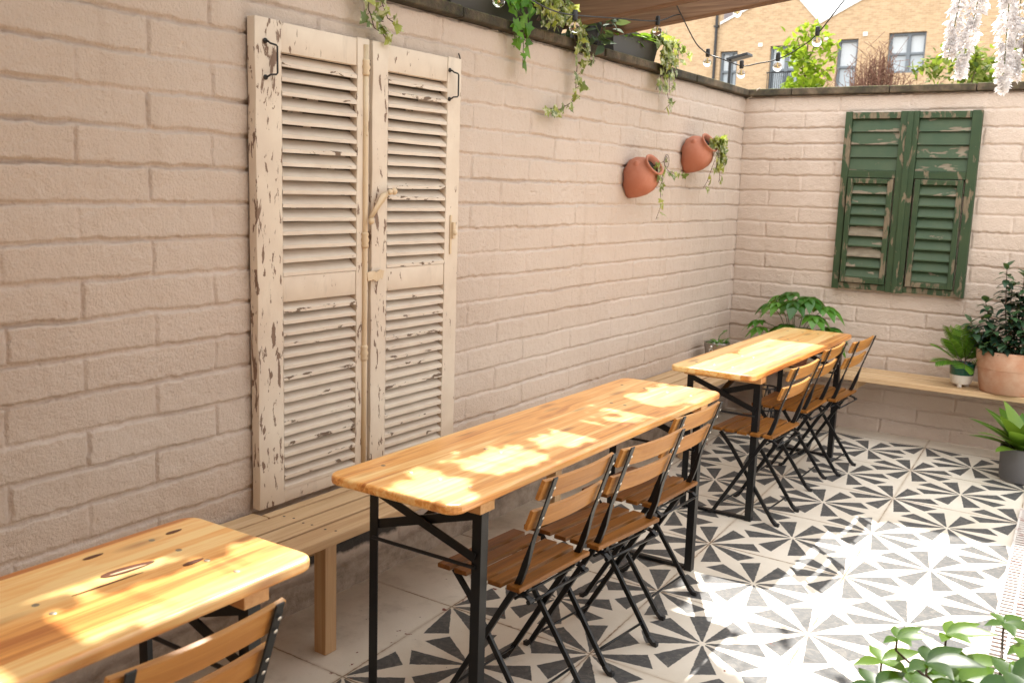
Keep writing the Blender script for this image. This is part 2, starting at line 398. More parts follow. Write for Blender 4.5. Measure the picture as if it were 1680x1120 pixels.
M['fatsia']=leafmat('fatsia_leaf',(.022,.085,.012),(.050,.160,.018),(.10,.24,.032),.30,.28,.5)
M['fore']=leafmat('glossy_leaf',(.014,.052,.004),(.045,.115,.006),(.105,.20,.012),.33,.45,.4,glow=(.40,.62,.02))
M['fern']=leafmat('fern_leaf',(.03,.10,.012),(.07,.185,.02),(.14,.27,.03),.5,.35,.3)
M['nest']=leafmat('nest_fern_leaf',(.035,.11,.014),(.085,.19,.024),(.17,.27,.045),.32,.3,.5)
M['shrub']=leafmat('dark_shrub_leaf',(.008,.022,.014),(.014,.038,.022),(.04,.085,.035),.33,.12,.5)
M['treeleaf']=leafmat('young_tree_leaf',(.08,.15,.010),(.17,.25,.017),(.27,.34,.03),.8,.45,.1)
M['bushleaf']=leafmat('bush_leaf',(.04,.07,.014),(.11,.145,.026),(.22,.24,.055),.75,.35,.15)
M['stem']=plain('brown_stem',(.075,.042,.026),.8,0,.3,40)
M['greenstem']=plain('green_stem',(.09,.13,.03),.6,0,.3,40)
M['purplestem']=plain('purple_stem',(.075,.040,.030),.5,0,.3,40)
M['petal']=leafmat('white_petal',(.82,.80,.80),(.88,.86,.86),(.92,.91,.90),.6,.72,.15,glow=(.9,.88,.88))
M['beam']=wood('weathered_beam',(.060,.028,.013),(.15,.078,.040),(.27,.16,.09),'x',.7)
M['dry']=plain('dry_twig',(.17,.085,.055),.9,0,.35,40)
M['glass']=NT('clear_glass').mat
g=M['glass'].node_tree.nodes['Principled BSDF']; g.inputs['Transmission Weight'].default_value=1; g.inputs['Roughness'].default_value=.02; g.inputs['IOR'].default_value=1.2; g.inputs['Base Color'].default_value=(.97,.96,.94,1)
M['brass']=plain('brass',(.55,.40,.16),.3,.9)
M['rust']=plain('rusty_iron',(.42,.25,.12),.6,.2,.5,60)
M['ironcream']=chipped('cream_iron',(.60,.48,.33),(.55,.40,.24),(.36,.17,.05),(.24,.10,.03),45,.55,.1,'z',.5)
M['iron']=plain('dark_iron',(.03,.028,.026),.5,.5,.3,60)

# ------------------------------------------------------------------ world, sun, camera
SUN=V((-.44,.80,1.0)).normalized()
w=bpy.data.worlds.new('World'); scene.world=w; w.use_nodes=True
sky=w.node_tree.nodes.new('ShaderNodeTexSky'); sky.sky_type='NISHITA'; sky.sun_disc=False
sky.sun_elevation=math.asin(SUN.z); sky.sun_rotation=math.atan2(SUN.x,SUN.y)
sky.air_density=1.0; sky.dust_density=2.5; sky.ozone_density=1.0
bg=w.node_tree.nodes['Background']; bg.inputs['Strength'].default_value=.092
# thin bright cloud: the sky's own colour mostly washed out to white
hs=w.node_tree.nodes.new('ShaderNodeHueSaturation'); hs.inputs['Saturation'].default_value=.22
tn=w.node_tree.nodes.new('ShaderNodeMix'); tn.data_type='RGBA'; tn.blend_type='MULTIPLY'; tn.inputs[0].default_value=1; tn.inputs[7].default_value=(1.0,1.0,.98,1)
w.node_tree.links.new(sky.outputs[0],hs.inputs['Color']); w.node_tree.links.new(hs.outputs[0],tn.inputs[6]); 
wtc=w.node_tree.nodes.new('ShaderNodeTexCoord'); wn=w.node_tree.nodes.new('ShaderNodeTexNoise'); wn.inputs['Scale'].default_value=2.2; wn.inputs['Detail'].default_value=6
w.node_tree.links.new(wtc.outputs['Generated'],wn.inputs['Vector'])
wr=w.node_tree.nodes.new('ShaderNodeMapRange'); wr.inputs[1].default_value=.35; wr.inputs[2].default_value=.6; wr.inputs[3].default_value=.45; wr.inputs[4].default_value=.95
w.node_tree.links.new(wn.outputs['Fac'],wr.inputs[0])
cl=w.node_tree.nodes.new('ShaderNodeMix'); cl.data_type='RGBA'; cl.inputs[7].default_value=(8.0,8.1,8.1,1)
# clouds opposite the sun boosted, an added brightness that lifts the far wall
sy_=w.node_tree.nodes.new('ShaderNodeSeparateXYZ'); w.node_tree.links.new(wtc.outputs['Generated'],sy_.inputs[0])
my=w.node_tree.nodes.new('ShaderNodeMapRange'); my.inputs[1].default_value=-1; my.inputs[2].default_value=1; my.inputs[3].default_value=1.9; my.inputs[4].default_value=.75; w.node_tree.links.new(sy_.outputs[1],my.inputs[0])
cb=w.node_tree.nodes.new('ShaderNodeMix'); cb.data_type='RGBA'; cb.blend_type='MULTIPLY'; cb.inputs[0].default_value=1; cb.inputs[6].default_value=(8.0,8.1,8.1,1); w.node_tree.links.new(my.outputs[0],cb.inputs[7]); w.node_tree.links.new(cb.outputs[2],cl.inputs[7])
w.node_tree.links.new(wr.outputs[0],cl.inputs[0]); w.node_tree.links.new(tn.outputs[2],cl.inputs[6]); w.node_tree.links.new(cl.outputs[2],bg.inputs[0])
sl=bpy.data.lights.new('sun','SUN'); sl.energy=3.4; sl.angle=R(.6); sl.color=(1,.95,.87)
so=bpy.data.objects.new('sun',sl); col.objects.link(so); so.rotation_euler=SUN.to_track_quat('Z','Y').to_euler()
cam=bpy.data.cameras.new('camera'); co=bpy.data.objects.new('camera',cam); col.objects.link(co); scene.camera=co
cam.sensor_width=36; cam.lens=1560.0/1680*36; cam.clip_start=.05; cam.clip_end=2000
rt=V((.83230588,.55341022,.03168667)); up=V((-.11526859,.11687877,.98643424)); fw=V((-.54219929,.8246675,-.16106971))
mx=Matrix(((rt.x,up.x,-fw.x,2.51759),(rt.y,up.y,-fw.y,-6.79128),(rt.z,up.z,-fw.z,1.60474),(0,0,0,1)))
co.matrix_world=mx
cam.dof.use_dof=True; cam.dof.focus_distance=3.7; cam.dof.aperture_fstop=5.6
scene.view_settings.view_transform='Standard'; scene.view_settings.look='None'; scene.view_settings.exposure=1.79; scene.view_settings.gamma=1
scene.cycles.max_bounces=10; scene.cycles.diffuse_bounces=6; scene.cycles.glossy_bounces=3; scene.cycles.transmission_bounces=6
scene.cycles.caustics_reflective=False; scene.cycles.caustics_refractive=False

# ------------------------------------------------------------------ setting: ground and floor
mb=MB(); mb.box(-300,300,-300,300,-.30,-.05)
tag(mb.build('ground',plain('ground_soil',(.16,.13,.10),.95,0,.3,3)),kind='structure')
mb=MB(); mb.box(-.02,6,-12,.0,-.04,0)
tag(mb.build('courtyard_floor',M['floor']),kind='structure')

# ------------------------------------------------------------------ brick walls as displaced height fields
rng=np.random.default_rng(3)
def vnoise(a,b,sc,seed):
    g=np.random.default_rng(seed).random((257,257)); a=a*sc; b=b*sc
    ia=np.floor(a).astype(int); ib=np.floor(b).astype(int); fa=a-ia; fb=b-ib
    fa=fa*fa*(3-2*fa); fb=fb*fb*(3-2*fb); i0=ia%256; j0=ib%256
    return (g[i0,j0]*(1-fa)+g[i0+1,j0]*fa)*(1-fb)+(g[i0,j0+1]*(1-fa)+g[i0+1,j0+1]*fa)*fb
def brick_height(A,Z,a0,pitch,seed):
    """A along the wall, Z up; courses of 0.11 m, stretcher bond of the given pitch; returns height and joint mask"""
    zz=Z+.007*(vnoise(A,Z,5,seed)-.5)+.006*(vnoise(A,Z,26,seed+1)-.5)+.004*(vnoise(A,Z,75,seed+21)-.5)
    k=(1.9585-zz)/.11; row=np.floor(k).astype(int); fk=k-row
    dh=np.minimum(fk,1-fk)*.11
    aa=A+.008*(vnoise(A,Z,9,seed+2)-.5)+.006*(vnoise(A,Z,31,seed+8)-.5)+.004*(vnoise(A,Z,80,seed+22)-.5)
    jit=(rng.random(400)-.5)*.03
    s=(aa-a0)/pitch+np.where(row%2==0,.5,0)+jit[(row+60)%400]
    bi=np.floor(s).astype(int); fs=s-bi; dv=np.minimum(fs,1-fs)*pitch
    h1=np.random.default_rng(seed+5).random((400,400)); h2=np.random.default_rng(seed+6).random((400,400)); h3=np.random.default_rng(seed+7).random((400,400))
    ri=(row+60)%400; bj=(bi+90)%400
    nearj=np.where(fs<.5,bj,(bj+1)%400)
    vdepth=.0026+.0075*h3[ri,nearj]**.8
    hr=np.where(fk<.5,ri,ri+1); hdepth=.0085+.0045*np.random.default_rng(seed+9).random((500,))[hr%500]
    hdepth=hdepth*(.55+.9*vnoise(A,Z*0+hr*3.3,2.2,seed+10))
    wv=.0025+.005*vnoise(A,Z,45,seed+3)
    sm=lambda d,w0,w1: np.clip((d-w0)/(w1-w0),0,1)**2*(3-2*np.clip((d-w0)/(w1-w0),0,1))
    rv=1-sm(dv,wv*.6,wv+.0036); rh=1-sm(dh,wv*.6,wv+.0040)
    h=-np.maximum(rv*vdepth,rh*hdepth)
    inside=1-np.maximum(rv,rh)
    h+=inside*((h1[ri,bj]-.5)*.006+(h2[ri,bj]-.5)*.008*(fk-.5))
    h+=.0016*(vnoise(A,Z,48,seed+11)-.5)+.0026*(vnoise(A,Z,19,seed+12)-.5)+.006*(vnoise(A,Z,2.5,seed+13)-.5)
    # a few chips
    c=vnoise(A,Z,26,seed+14); h-=np.where(c>.93,(c-.93)*.05,0); c2=vnoise(A,Z,70,seed+15); h-=np.where(c2>.90,(c2-.90)*.022,0)
    return h,np.maximum(rv*.8,rh)
def wall_mesh(name,a0,a1,z0,z1,step,fn,place,thick):
    na=int((a1-a0)/step)+1; nz=int((z1-z0)/step)+1
    a=np.linspace(a0,a1,na); z=np.linspace(z0,z1,nz); A,Z=np.meshgrid(a,z,indexing='ij')
    h,j=fn(A,Z); P=place(A,Z,h).reshape(-1,3)
    idx=np.arange(na*nz).reshape(na,nz)
    q=np.stack([idx[:-1,:-1],idx[1:,:-1],idx[1:,1:],idx[:-1,1:]],-1).reshape(-1,4)
    n0=len(P); c=[(a0,z0),(a1,z0),(a1,z1),(a0,z1)]
    back=np.array([place(np.array(p),np.array(r),np.array(-thick)) for p,r in c]+[place(np.array(p),np.array(r),np.array(-.02)) for p,r in c])
    q2=np.array([[0,1,2,3],[0,4,5,1],[1,5,6,2],[2,6,7,3],[3,7,4,0]])+n0
    P=np.concatenate([P,back]); q=np.concatenate([q,q2])
    me=bpy.data.meshes.new(name); me.vertices.add(len(P)); me.vertices.foreach_set('co',P.astype(np.float32).ravel())
    me.loops.add(q.size); me.loops.foreach_set('vertex_index',q.astype(np.int32).ravel())
    me.polygons.add(len(q)); me.polygons.foreach_set('loop_start',np.arange(0,q.size,4,dtype=np.int32))
    at=me.attributes.new('rnd','FLOAT','POINT'); at.data.foreach_set('value',np.concatenate([j.ravel(),np.zeros(8)]).astype(np.float32))
    me.update(calc_edges=True); me.polygons.foreach_set('use_smooth',[True]*len(q)); me.validate()
    me.materials.append(M['wall']); o=bpy.data.objects.new(name,me); col.objects.link(o); return o
WT=2.29
pl=lambda A,Z,h: np.stack([np.broadcast_to(h,np.shape(A)),A,Z],-1)
def lw(A,Z):
    h,j=brick_height(A,Z,-3.5657,.4695,11)
    # rough render plinth at the foot of the wall
    e=.112+.02*(vnoise(A,Z*0,4,51)-.5)+.012*(vnoise(A,Z*0,17,52)-.5)
    m=np.clip((e-Z)/.012,0,1); h=h*(1-m)+m*(.022+.010*(vnoise(A,Z,12,53)-.5)+.006*(vnoise(A,Z,33,54)-.5))
    return h,j*(1-m)
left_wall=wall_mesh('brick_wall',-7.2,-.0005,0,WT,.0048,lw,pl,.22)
tag(left_wall,'long pinkish beige painted brick wall with white shutters, along the benches','wall')
pb=lambda A,Z,h: np.stack([A,-np.broadcast_to(h,np.shape(A)),Z],-1)
def bw(A,Z):
    h,j=brick_height(A,Z,.215,.455,31)
    return h,j*.8
back_wall=wall_mesh('brick_wall',-.03,4.2,0,WT,.0065,bw,pb,.22)
tag(back_wall,'short pinkish beige painted brick wall with green shutter, across the far end','wall')
def coping(parent,along,a0,a1,seed):
    random.seed(seed); mb=MB(); a=a0
    while a<a1-.05:
        L=min(random.uniform(.52,.66),a1-a); z=WT+.002; dz=random.uniform(-.003,.003); e=random.uniform(-.004,.004)
        if along=='y': mb.box(-.26,.042+e,a,a+L-.006,z,z+.046+dz)
        else: mb.box(a,a+L-.006,-.042-e,.26,z,z+.046+dz)
        a+=L
    return mb.build('coping',M['coping'],parent,bevel=.006)
coping(left_wall,'y',-8.2,-.047,4); coping(back_wall,'x',-.26,4.2,5)
random.seed(7)

# ------------------------------------------------------------------ white louvred shutters on the left wall
sh=thing('louvred_shutters',(0,-4.04,.445),'tall pair of cream louvred shutters with flaking paint, fixed to the long wall','shutters')
def leaf_shutter(y0,y1,so,si,n1,n2,wear_out,wear_in,flip):
    """one leaf between y0 and y1; so / si are the widths of its two stiles"""
    Y=lambda y:y+4.04; Zb=.445
    top,bot=2.122,.455
    a0,a1=y0+so,y1-si
    mb=MB()
    seg=14
    def stile(ya,yb,wear):
        vs=[];r=[];fs=[]
        for i in range(seg+1):
            z=bot+(top-bot)*i/seg-Zb; j=.0012*math.sin(i*2.3+ya*7)
            vs+=[(.008,Y(ya)+j,z),(.044+j,Y(ya)+j,z),(.044-j,Y(yb),z),(.008,Y(yb),z)]; r+=[wear*(.75+.5*random.random())]*4
        for i in range(seg):
            for k in range(3):
                fs.append((i*4+k,i*4+k+1,i*4+k+5,i*4+k+4))
        fs+=[(3,2,1,0),(seg*4,seg*4+1,seg*4+2,seg*4+3)]
        mb.add(vs,fs,0,r)
    stile(y0,a0-.0015,wear_out); stile(a1+.0015,y1,wear_in)
    rails=[(2.022,top-.004),(1.180,1.270),(bot,.50)]
    for z0,z1 in rails: mb.box(.009,.041,Y(a0),Y(a1),z0-Zb,z1-Zb,0,.50)
    lf=mb.build('shutter_leaf',M['cream'],sh,bevel=.0018)
    lv=MB()
    for (zl,zh,n) in ((1.270,2.022,n1),(.50,1.180,n2)):
        p=(zh-zl)/n
        for i in range(n):
            z=zl+p*i-Zb; tw=random.uniform(-.0015,.0015); wr=random.choice((.2,.35,.5,.75,.95))
            nb=7; vs=[];r=[];fs=[]
            for b in range(nb+1):
                t=b/nb; y=Y(a0)+(a1-a0)*t; dd=tw*(t-.5)*2+random.uniform(-.0006,.0006)
                prof=[(.0435,z+.001+dd),(.0435,z+.0135+dd),(.038,z+.0170+dd),(.006,z+p*.95),(.006,z+p*.95-.012),(.034,z+.001+dd)]
                vs+=[(x,y,zz) for x,zz in prof]; r+=[wr*.9,wr,wr*.55,.0,.0,wr*.6]
            for b in range(nb):
                for k in range(6):
                    k2=(k+1)%6; fs.append((b*6+k,b*6+k2,(b+1)*6+k2,(b+1)*6+k))
            lv.add(vs,fs,0,r)
    lv.build('louvres',M['creamx'],lf)
    bk=MB(); bk.box(-.002,.0015,Y(a0)-.01,Y(a1)+.01,bot-Zb+.01,top-Zb-.01); bk.build('backing',plain('gap_shade_backing',(.09,.07,.05),.9),lf)  # dark sheet added so the louvre gaps look shaded
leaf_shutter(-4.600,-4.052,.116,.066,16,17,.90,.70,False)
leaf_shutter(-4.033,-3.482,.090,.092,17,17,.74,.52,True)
mb=MB(); mb.tube([(.047,-.035,z-.445) for z in (.50,.9,1.3,1.7,2.10)],.0105,10)
for z in (2.02,1.385,.95):
    mb.lathe([(.0,-.03),(.013,-.03),(.016,-.022),(.013,-.012),(.018,0),(.013,.012),(.016,.022),(.013,.03),(0,.03)],(.047,-.035,z-.445),(0,0,1),12)
mb.build('bolt_rod',M['ironcream'],sh,smooth=True)
def wire_handle(y,s,z):
    mb=MB(); mb.tube([(.048,y,z+.058),(.060,y,z+.055),(.064,y+s*.004,z+.05),(.066,y+s*.028,z+.047),(.068,y+s*.032,z+.042),(.068,y+s*.032,z-.042),(.066,y+s*.028,z-.047),(.064,y+s*.004,z-.05),(.060,y,z-.055),(.048,y,z-.058)],.0034,8)
    for q in (.058,-.058): mb.lathe([(.0,.006),(.008,.005),(.009,0)],(.0445,y,z+q),(1,0,0),10)
    mb.build('handle',M['iron'],sh,smooth=True)
wire_handle(-.518,1,1.545); wire_handle(.476,1,1.565)
mb=MB(); mb.sweep([(.064,-.025,1.02),(.068,.01,1.065),(.070,.045,1.105),(.070,.07,1.118)],[.016,.022,.030,.014],[.006]*4,(0,-.75,.66))
for y,z,r in ((-.028,1.012,.013),(.078,1.122,.012),(.102,1.125,.014)): mb.sphere((.074,y,z),r,sc=(.8,1,1))
mb.build('latch',M['ironcream'],sh,smooth=True)
mb=MB(); mb.sweep([(.056,-.03,.800),(.060,0,.805),(.058,.02,.796),(.060,.04,.808),(.057,.06,.803)],.006,.034,(1,0,0)); mb.build('hook_plate',M['ironcream'],sh)
mb=MB(); mb.box(.045,.050,.497,.510,.865,1.03); mb.box(.050,.062,.503,.520,.93,1.0); mb.sphere((.062,.512,.955),.011); mb.build('lock_plate',M['ironcream'],sh,bevel=.002)

# ------------------------------------------------------------------ green shutter on the back wall
gs=thing('green_shutter',(1.15,0,.975),'weathered dark green louvred double shutter hung on the far wall','shutters')
def gx(x): return x-1.15
mb=MB(); D=lambda d:-d
def gb(m,x0,x1,z0,z1,d0,d1,r): m.box(gx(x0),gx(x1),-d1,-d0,z0-.975,z1-.975,0,r)
for x0,x1,wr in ((.730,.775,.55),(1.085,1.147,.50),(1.150,1.200,.45),(1.515,1.575,.62)): gb(mb,x0,x1,.977,2.172,.006,.046,wr)
for a,b in ((.7765,1.0835),(1.2015,1.5135)):
    gb(mb,a,b,2.125,2.168,.006,.044,.75); gb(mb,a,b,1.735,1.785,.006,.042,.55); gb(mb,a,b,.982,1.022,.006,.043,.8)
gf=mb.build('shutter_frame',M['green'],gs,bevel=.003)
mb=MB(); mb.box(gx(1.128),gx(1.166),-.055,-.047,.0,1.196,0,.55); mb.build('cover_strip',M['green'],gs,bevel=.003)
for (a,b) in ((.777,1.083),(1.202,1.513)):
    mb=MB()
    for i in range(4):
        z0=1.787+i*.0845
        vs=[(gx(a),-.034,z0-.975),(gx(b),-.034,z0-.975),(gx(b),-.019,z0+.081-.975),(gx(a),-.019,z0+.081-.975),(gx(a),-.012,z0-.975),(gx(b),-.012,z0-.975),(gx(b),-.010,z0+.08-.975),(gx(a),-.010,z0+.08-.975)]
        wr=random.uniform(.25,.8); mb.add(vs,[(0,1,2,3),(5,4,7,6),(4,5,1,0),(3,2,6,7),(4,0,3,7),(1,5,6,2)],0,[wr+.2,wr+.2,wr-.2,wr-.2]*2)
    mb.box(gx(a),gx(b),-.009,-.005,1.786-.975,2.125-.975,0,.2)
    mb.build('upper_louvres',M['greenx'],gs)
for (a,b) in ((.784,1.078),(1.214,1.505)):
    mb=MB()
    for x0,x1 in ((a,a+.034),(b-.034,b)): gb(mb,x0,x1,1.026,1.731,.030,.062,.7)
    for z0,z1 in ((1.026,1.060),(1.698,1.731)): gb(mb,a+.0345,b-.0345,z0,z1,.031,.060,.75)
    fr=mb.build('tilting_panel',M['green'],gs,bevel=.003)
    mb=MB(); n=9; p=(1.698-1.060)/n
    for i in range(n):
        z0=1.060+i*p-.975; wr=random.choice((.3,.5,.8,1.0,1.1)) if a<1 else random.choice((.1,.3,.4,.7))
        xa,xb=gx(a+.035),gx(b-.035)
        vs=[(xa,-.058,z0+.002),(xb,-.058,z0+.002),(xb,-.058,z0+.010),(xa,-.058,z0+.010),(xa,-.030,z0+p*.98),(xb,-.030,z0+p*.98),(xb,-.028,z0+p*.90),(xa,-.028,z0+p*.90)]
        mb.add(vs,[(0,1,2,3),(3,2,5,4),(4,5,6,7),(7,6,1,0),(0,3,4,7),(1,6,5,2)],0,[wr,wr,wr+.1,wr+.1,wr-.3,wr-.3,0,0])
    mb.box(gx(a+.02),gx(b-.02),-.026,-.012,1.03-.975,1.73-.975,0,.1)
    mb.build('louvres',M['greenx'],fr)

# ------------------------------------------------------------------ benches
def bench_left():
    t=thing('slatted_bench',(0,-3.5,0),'long pale pine slatted bench along the left wall, under the cream shutters','bench','benches fixed along the walls')
    S=[(.012,.088),(.100,.186),(.198,.284),(.296,.388)]
    def slat(x0,x1,y0,y1):
        mb=MB(); a=y0
        mb.box(x0,x1,y0+3.5,y1+3.5,.407,.442); mb.build('slat',M['bench'],t,bevel=.004)
    slat(.012,.092,-7.6,-4.605); slat(.012,.092,-3.475,-.012)
    mb=MB(); mb.box(.052,.092,-4.60+3.5,-3.48+3.5,.407,.442); mb.build('slat',M['bench'],t,bevel=.003)
    for x0,x1 in S[1:]: slat(x0,x1,-7.6,-.012)
    for y in (-6.1,-4.56,-3.05,-1.5,-.12):
        mb=MB(); mb.box(.292,.346,y+3.5-.027,y+3.5+.027,0,.403); mb.build('leg',M['benchz'],t,bevel=.003)
        mb=MB(); mb.box(.012,.27,y+3.5-.02,y+3.5+.02,.335,.404); mb.build('bearer',M['benchx'],t,bevel=.003)
def bench_back():
    t=thing('slatted_bench',(1.9,0,0),'short pale pine slatted bench below the green shutter, carrying terracotta pot','bench','benches fixed along the walls')
    for y0,y1 in ((-.092,-.014),(-.190,-.104),(-.288,-.202),(-.390,-.300)):
        mb=MB(); mb.box(.395-1.9,4.0-1.9,y0,y1,.407,.442); mb.build('slat',M['benchx'],t,bevel=.004)
    for x in (1.0,2.14,3.4):
        if x>1.5: mb=MB(); mb.box(x-1.9-.03,x-1.9+.03,-.34,-.285,0,.403); mb.build('leg',M['benchz'],t,bevel=.003)
        mb=MB(); mb.box(x-1.9-.02,x-1.9+.02,-.275,-.012,.335,.404); mb.build('bearer',M['bench'],t,bevel=.003)
bench_left(); bench_back()
BN=[o for o in bpy.data.objects if o.name.startswith('slatted_bench')]
mb=MB()
for y in (-6.1,-4.56,-3.05,-1.5,-.12):
    for x in (.125,.16,.222,.258,.32,.362): mb.lathe([(0,.0008),(.0042,.0006),(.005,.0)],(x+random.uniform(-.004,.004),y+3.5+random.uniform(-.008,.008),.442),(0,0,1),8)
mb.build('screws',M['iron'],[b for b in BN if b.location.x<1][0])
mb=MB()
for x in (1.0,2.14,3.4):
    for y in (-.07,-.035,-.165,-.13,-.265,-.225,-.365,-.325): mb.lathe([(0,.0008),(.0042,.0006),(.005,.0)],(x-1.9+random.uniform(-.008,.008),y,.442),(0,0,1),8)
mb.build('screws',M['iron'],[b for b in BN if b.location.x>1][0])

# ------------------------------------------------------------------ tables
def table(x0,x1,y0,y1,label):
    cx,cy=(x0+x1)/2,(y0+y1)/2
    t=thing('trestle_table',(cx,cy,0),label,'table','narrow pine tables in a row')
    hw,hl=(x1-x0)/2,(y1-y0)/2; rc=.045; poly=[]
    for (sx,sy,a0) in ((1,1,0),(-1,1,90),(-1,-1,180),(1,-1,270)):
        for k in range(7):
            a=R(a0+k*15); poly.append((sx*(hw-rc)+rc*math.cos(a),sy*(hl-rc)+rc*math.sin(a)))
    mb=MB(); mb.prism(poly,.731,.760); tp=mb.build('tabletop',M['table'],t,bevel=.009)
    tp.modifiers['bevel'].segments=4
    bl=MB()
    for s in (-1,1):
        for k in range(4):
            bl.lathe([(.0,.0014),(.0055,.0012),(.0075,.0002)],(-hw+.075+k*(2*hw-.15)/3,s*(hl-.17),.760),(0,0,1),12)
        for k in (-.03,.03): bl.lathe([(.0,.0014),(.0055,.0012),(.0075,.0002)],(k,s*(hl-.52),.760),(0,0,1),12)
    bl.build('bolts',M['bolt'],tp)
    for s in (-1,1):
        yb=s*(hl-.17)
        mb=MB(); mb.box(-hw+.025,hw-.012,yb-.035,yb+.035,.699,.7305); mb.build('batten',M['edge'],t,bevel=.002)
        xl,xr=-hw+.055,hw-.035
        for x,sg in ((xl,1),(xr,-1)):
            mb=MB(); mb.box(x-.016,x+.016,yb-.018,yb-.014,0,.698); mb.box(x-sg*.016,x-sg*.012,yb-.0138,yb+.016,0,.698); mb.build('leg',M['black'],t)
        mb=MB(); Y=yb-.022
        mb.bar((xl,Y,.69),(xr,Y-.004,.565),.006,.026,(0,1,0)); mb.bar((xl,Y+.012,.575),(xr,Y+.010,.69),.006,.028,(0,1,0))
        mb.tube([(xl,Y,.535),(xr,Y,.535)],.006,8)
        mb.bar((0,yb+.0,.63),(0.0,yb-s*.34,.722),.028,.006,(1,0,0))
        mb.build('cross_brace',M['black'],t)
        mb=MB(); mb.box(xl-.012,xr+.012,yb-.012,yb+.012,.004,.016); mb.build('floor_rail',M['black'],t)
    return t
table(.585,1.030,-7.25,-5.305,'nearest of three pine tables, with dark gouge and knots in the top')
table(.603,1.078,-4.850,-2.935,'middle of three pine tables, longest sunlit top, in front of the cream shutters')
table(.630,1.066,-2.505,-.705,'farthest of three pine tables, beside the corner and the potted fatsia')
# gouged knot and dark knots in the nearest table, torn wood standing a little proud
T1=[o for o in bpy.data.objects if o.name=='trestle_table'][0]
def lens(mb,c,L,Wd,ang,z0=.7604,z1=.7612,n=14):
    pts=[]
    for i in range(n):
        a=2*math.pi*i/n; u=L*.5*math.cos(a); v=Wd*.5*math.sin(a)*(1-.25*math.cos(a)); pts.append((c[0]-T1.location.x+u*math.sin(ang)+v*math.cos(ang),c[1]-T1.location.y+u*math.cos(ang)-v*math.sin(ang)))
    mb.prism(pts,z0,z1)
mb=MB(); lens(mb,(.765,-5.610),.125,.030,.10); lens(mb,(.842,-5.50),.055,.016,.0); lens(mb,(.645,-5.615),.05,.013,.0); lens(mb,(.655,-5.41),.045,.014,.0); lens(mb,(.80,-5.68),.16,.005,.05)
mb.build('dark_knots',plain('dark_knot',(.10,.028,.008),.35,0,.4,60),T1)
mb=MB(); lens(mb,(.772,-5.615),.085,.007,.12,.7613,.7628); mb.build('torn_splinter',plain('pale_splinter',(.50,.33,.20),.5),T1)
# ------------------------------------------------------------------ folding chairs
CL='black and wood folding chair, '
def make_chair(loc,rz,label):
    t=thing('folding_chair',loc,label,'chair','folding slatted chairs at the tables',rz)
    mb=MB()
    for i,x in enumerate((-.148,-.083,-.018,.047,.112)):
        L=.198 if i<4 else .193
        mb.box(x-.0245,x+.0245,-L,L,.441-.002*(i==2),.456-.002*(i==2))
    mb.build('seat',M['seat'],t,bevel=.003)
    d=V((.072,0,.195)).normalized(); n=V((d.z,0,-d.x))
    for zc in (.760,.663):
        p=V((.150,0,.60))+d*((zc-.60)/d.z)-n*.010
        nb=8; mb=MB()                     # slightly curved slat
        for i in range(nb):
            ya,yb2=-.192+.384*i/nb,-.192+.384*(i+1)/nb
            f=lambda y:.012*(1-(y/.192)**2)
            vs=[]
            for y in (ya,yb2):
                for (a,b) in ((-1,-1),(1,-1),(1,1),(-1,1)): vs.append(p+d*.033*a+n*(.0065*b+f(y)-.006)+V((0,y,0)))
            fs=[(0,1,5,4),(1,2,6,5),(2,3,7,6),(3,0,4,7)]
            if i==0: fs.append((3,2,1,0))
            if i==nb-1: fs.append((4,5,6,7))
            mb.add(vs,fs)
        mb.build('back_slat',M['back'],t,bevel=.002)
    for s in (-1,1):
        y=s*.162
        mb=MB(); mb.sweep([(.227,y,.803),(.158,y,.60),(.135,y,.525),(.118,y,.475),(.098,y,.432),(.068,y,.385),(-.155,y,.012)],[.022,.022,.014,.014,.014,.014,.014],[.005,.005,.020,.020,.020,.019,.017],(0,1,0)); mb.build('leg',M['black'],t,bevel=.0015)
        y=s*.142
        mb=MB(); mb.sweep([(-.150,y,.425),(-.09,y,.36),(.155,y,.018)],.012,.018,(0,1,0)); 
        mb.build('leg',M['black'],t,bevel=.0015)
        mb=MB(); mb.sweep([(.150,y,.026),(.170,y,.008),(.186,y,.007)],.019,.018,(0,1,0)); mb.sweep([(-.146,s*.162,.024),(-.163,s*.162,.008),(-.178,s*.162,.007)],.019,.017,(0,1,0)); mb.build('foot_caps',M['plastic'],t,bevel=.002)
        mb=MB(); mb.box(-.172,.128,s*.126-.008,s*.126+.008,.428,.4405); mb.build('seat_rail',M['black'],t)
        mb=MB(); mb.sweep([(.085,s*.150,.428),(.135,s*.150,.418),(.150,s*.150,.407)],.018,.007,(0,1,0)); mb.tube([(.147,s*.15-.012,.407),(.147,s*.15+.012,.407)],.008,8); mb.build('hinge_bracket',M['black'],t)
        rv=MB()
        for zc in (.760,.663):
            p=V((.150,s*.162,.60))+d*((zc-.60)/d.z)+n*.0102
            for k in (-.016,.016): rv.lathe([(.0,.0010),(.0040,.0010),(.0050,.0)],p+d*k,n,10)
        rv.build('rivets',M['steel'],t,smooth=True)
    mb=MB(); mb.tube([(.098,-.16,.405),(.098,.16,.405)],.0045,8); mb.tube([(.150,-.15,.405),(.150,.15,.405)],.0045,8)
    mb.tube([(-.128,-.16,.055),(-.128,.16,.055)],.0045,8); mb.tube([(.118,-.142,.07),(.118,.142,.07)],.0045,8)
    mb.build('stretchers',M['black'],t,smooth=True)
    return t
c0=make_chair((1.000,-4.395,0),-.05,CL+'left of three at the middle table')
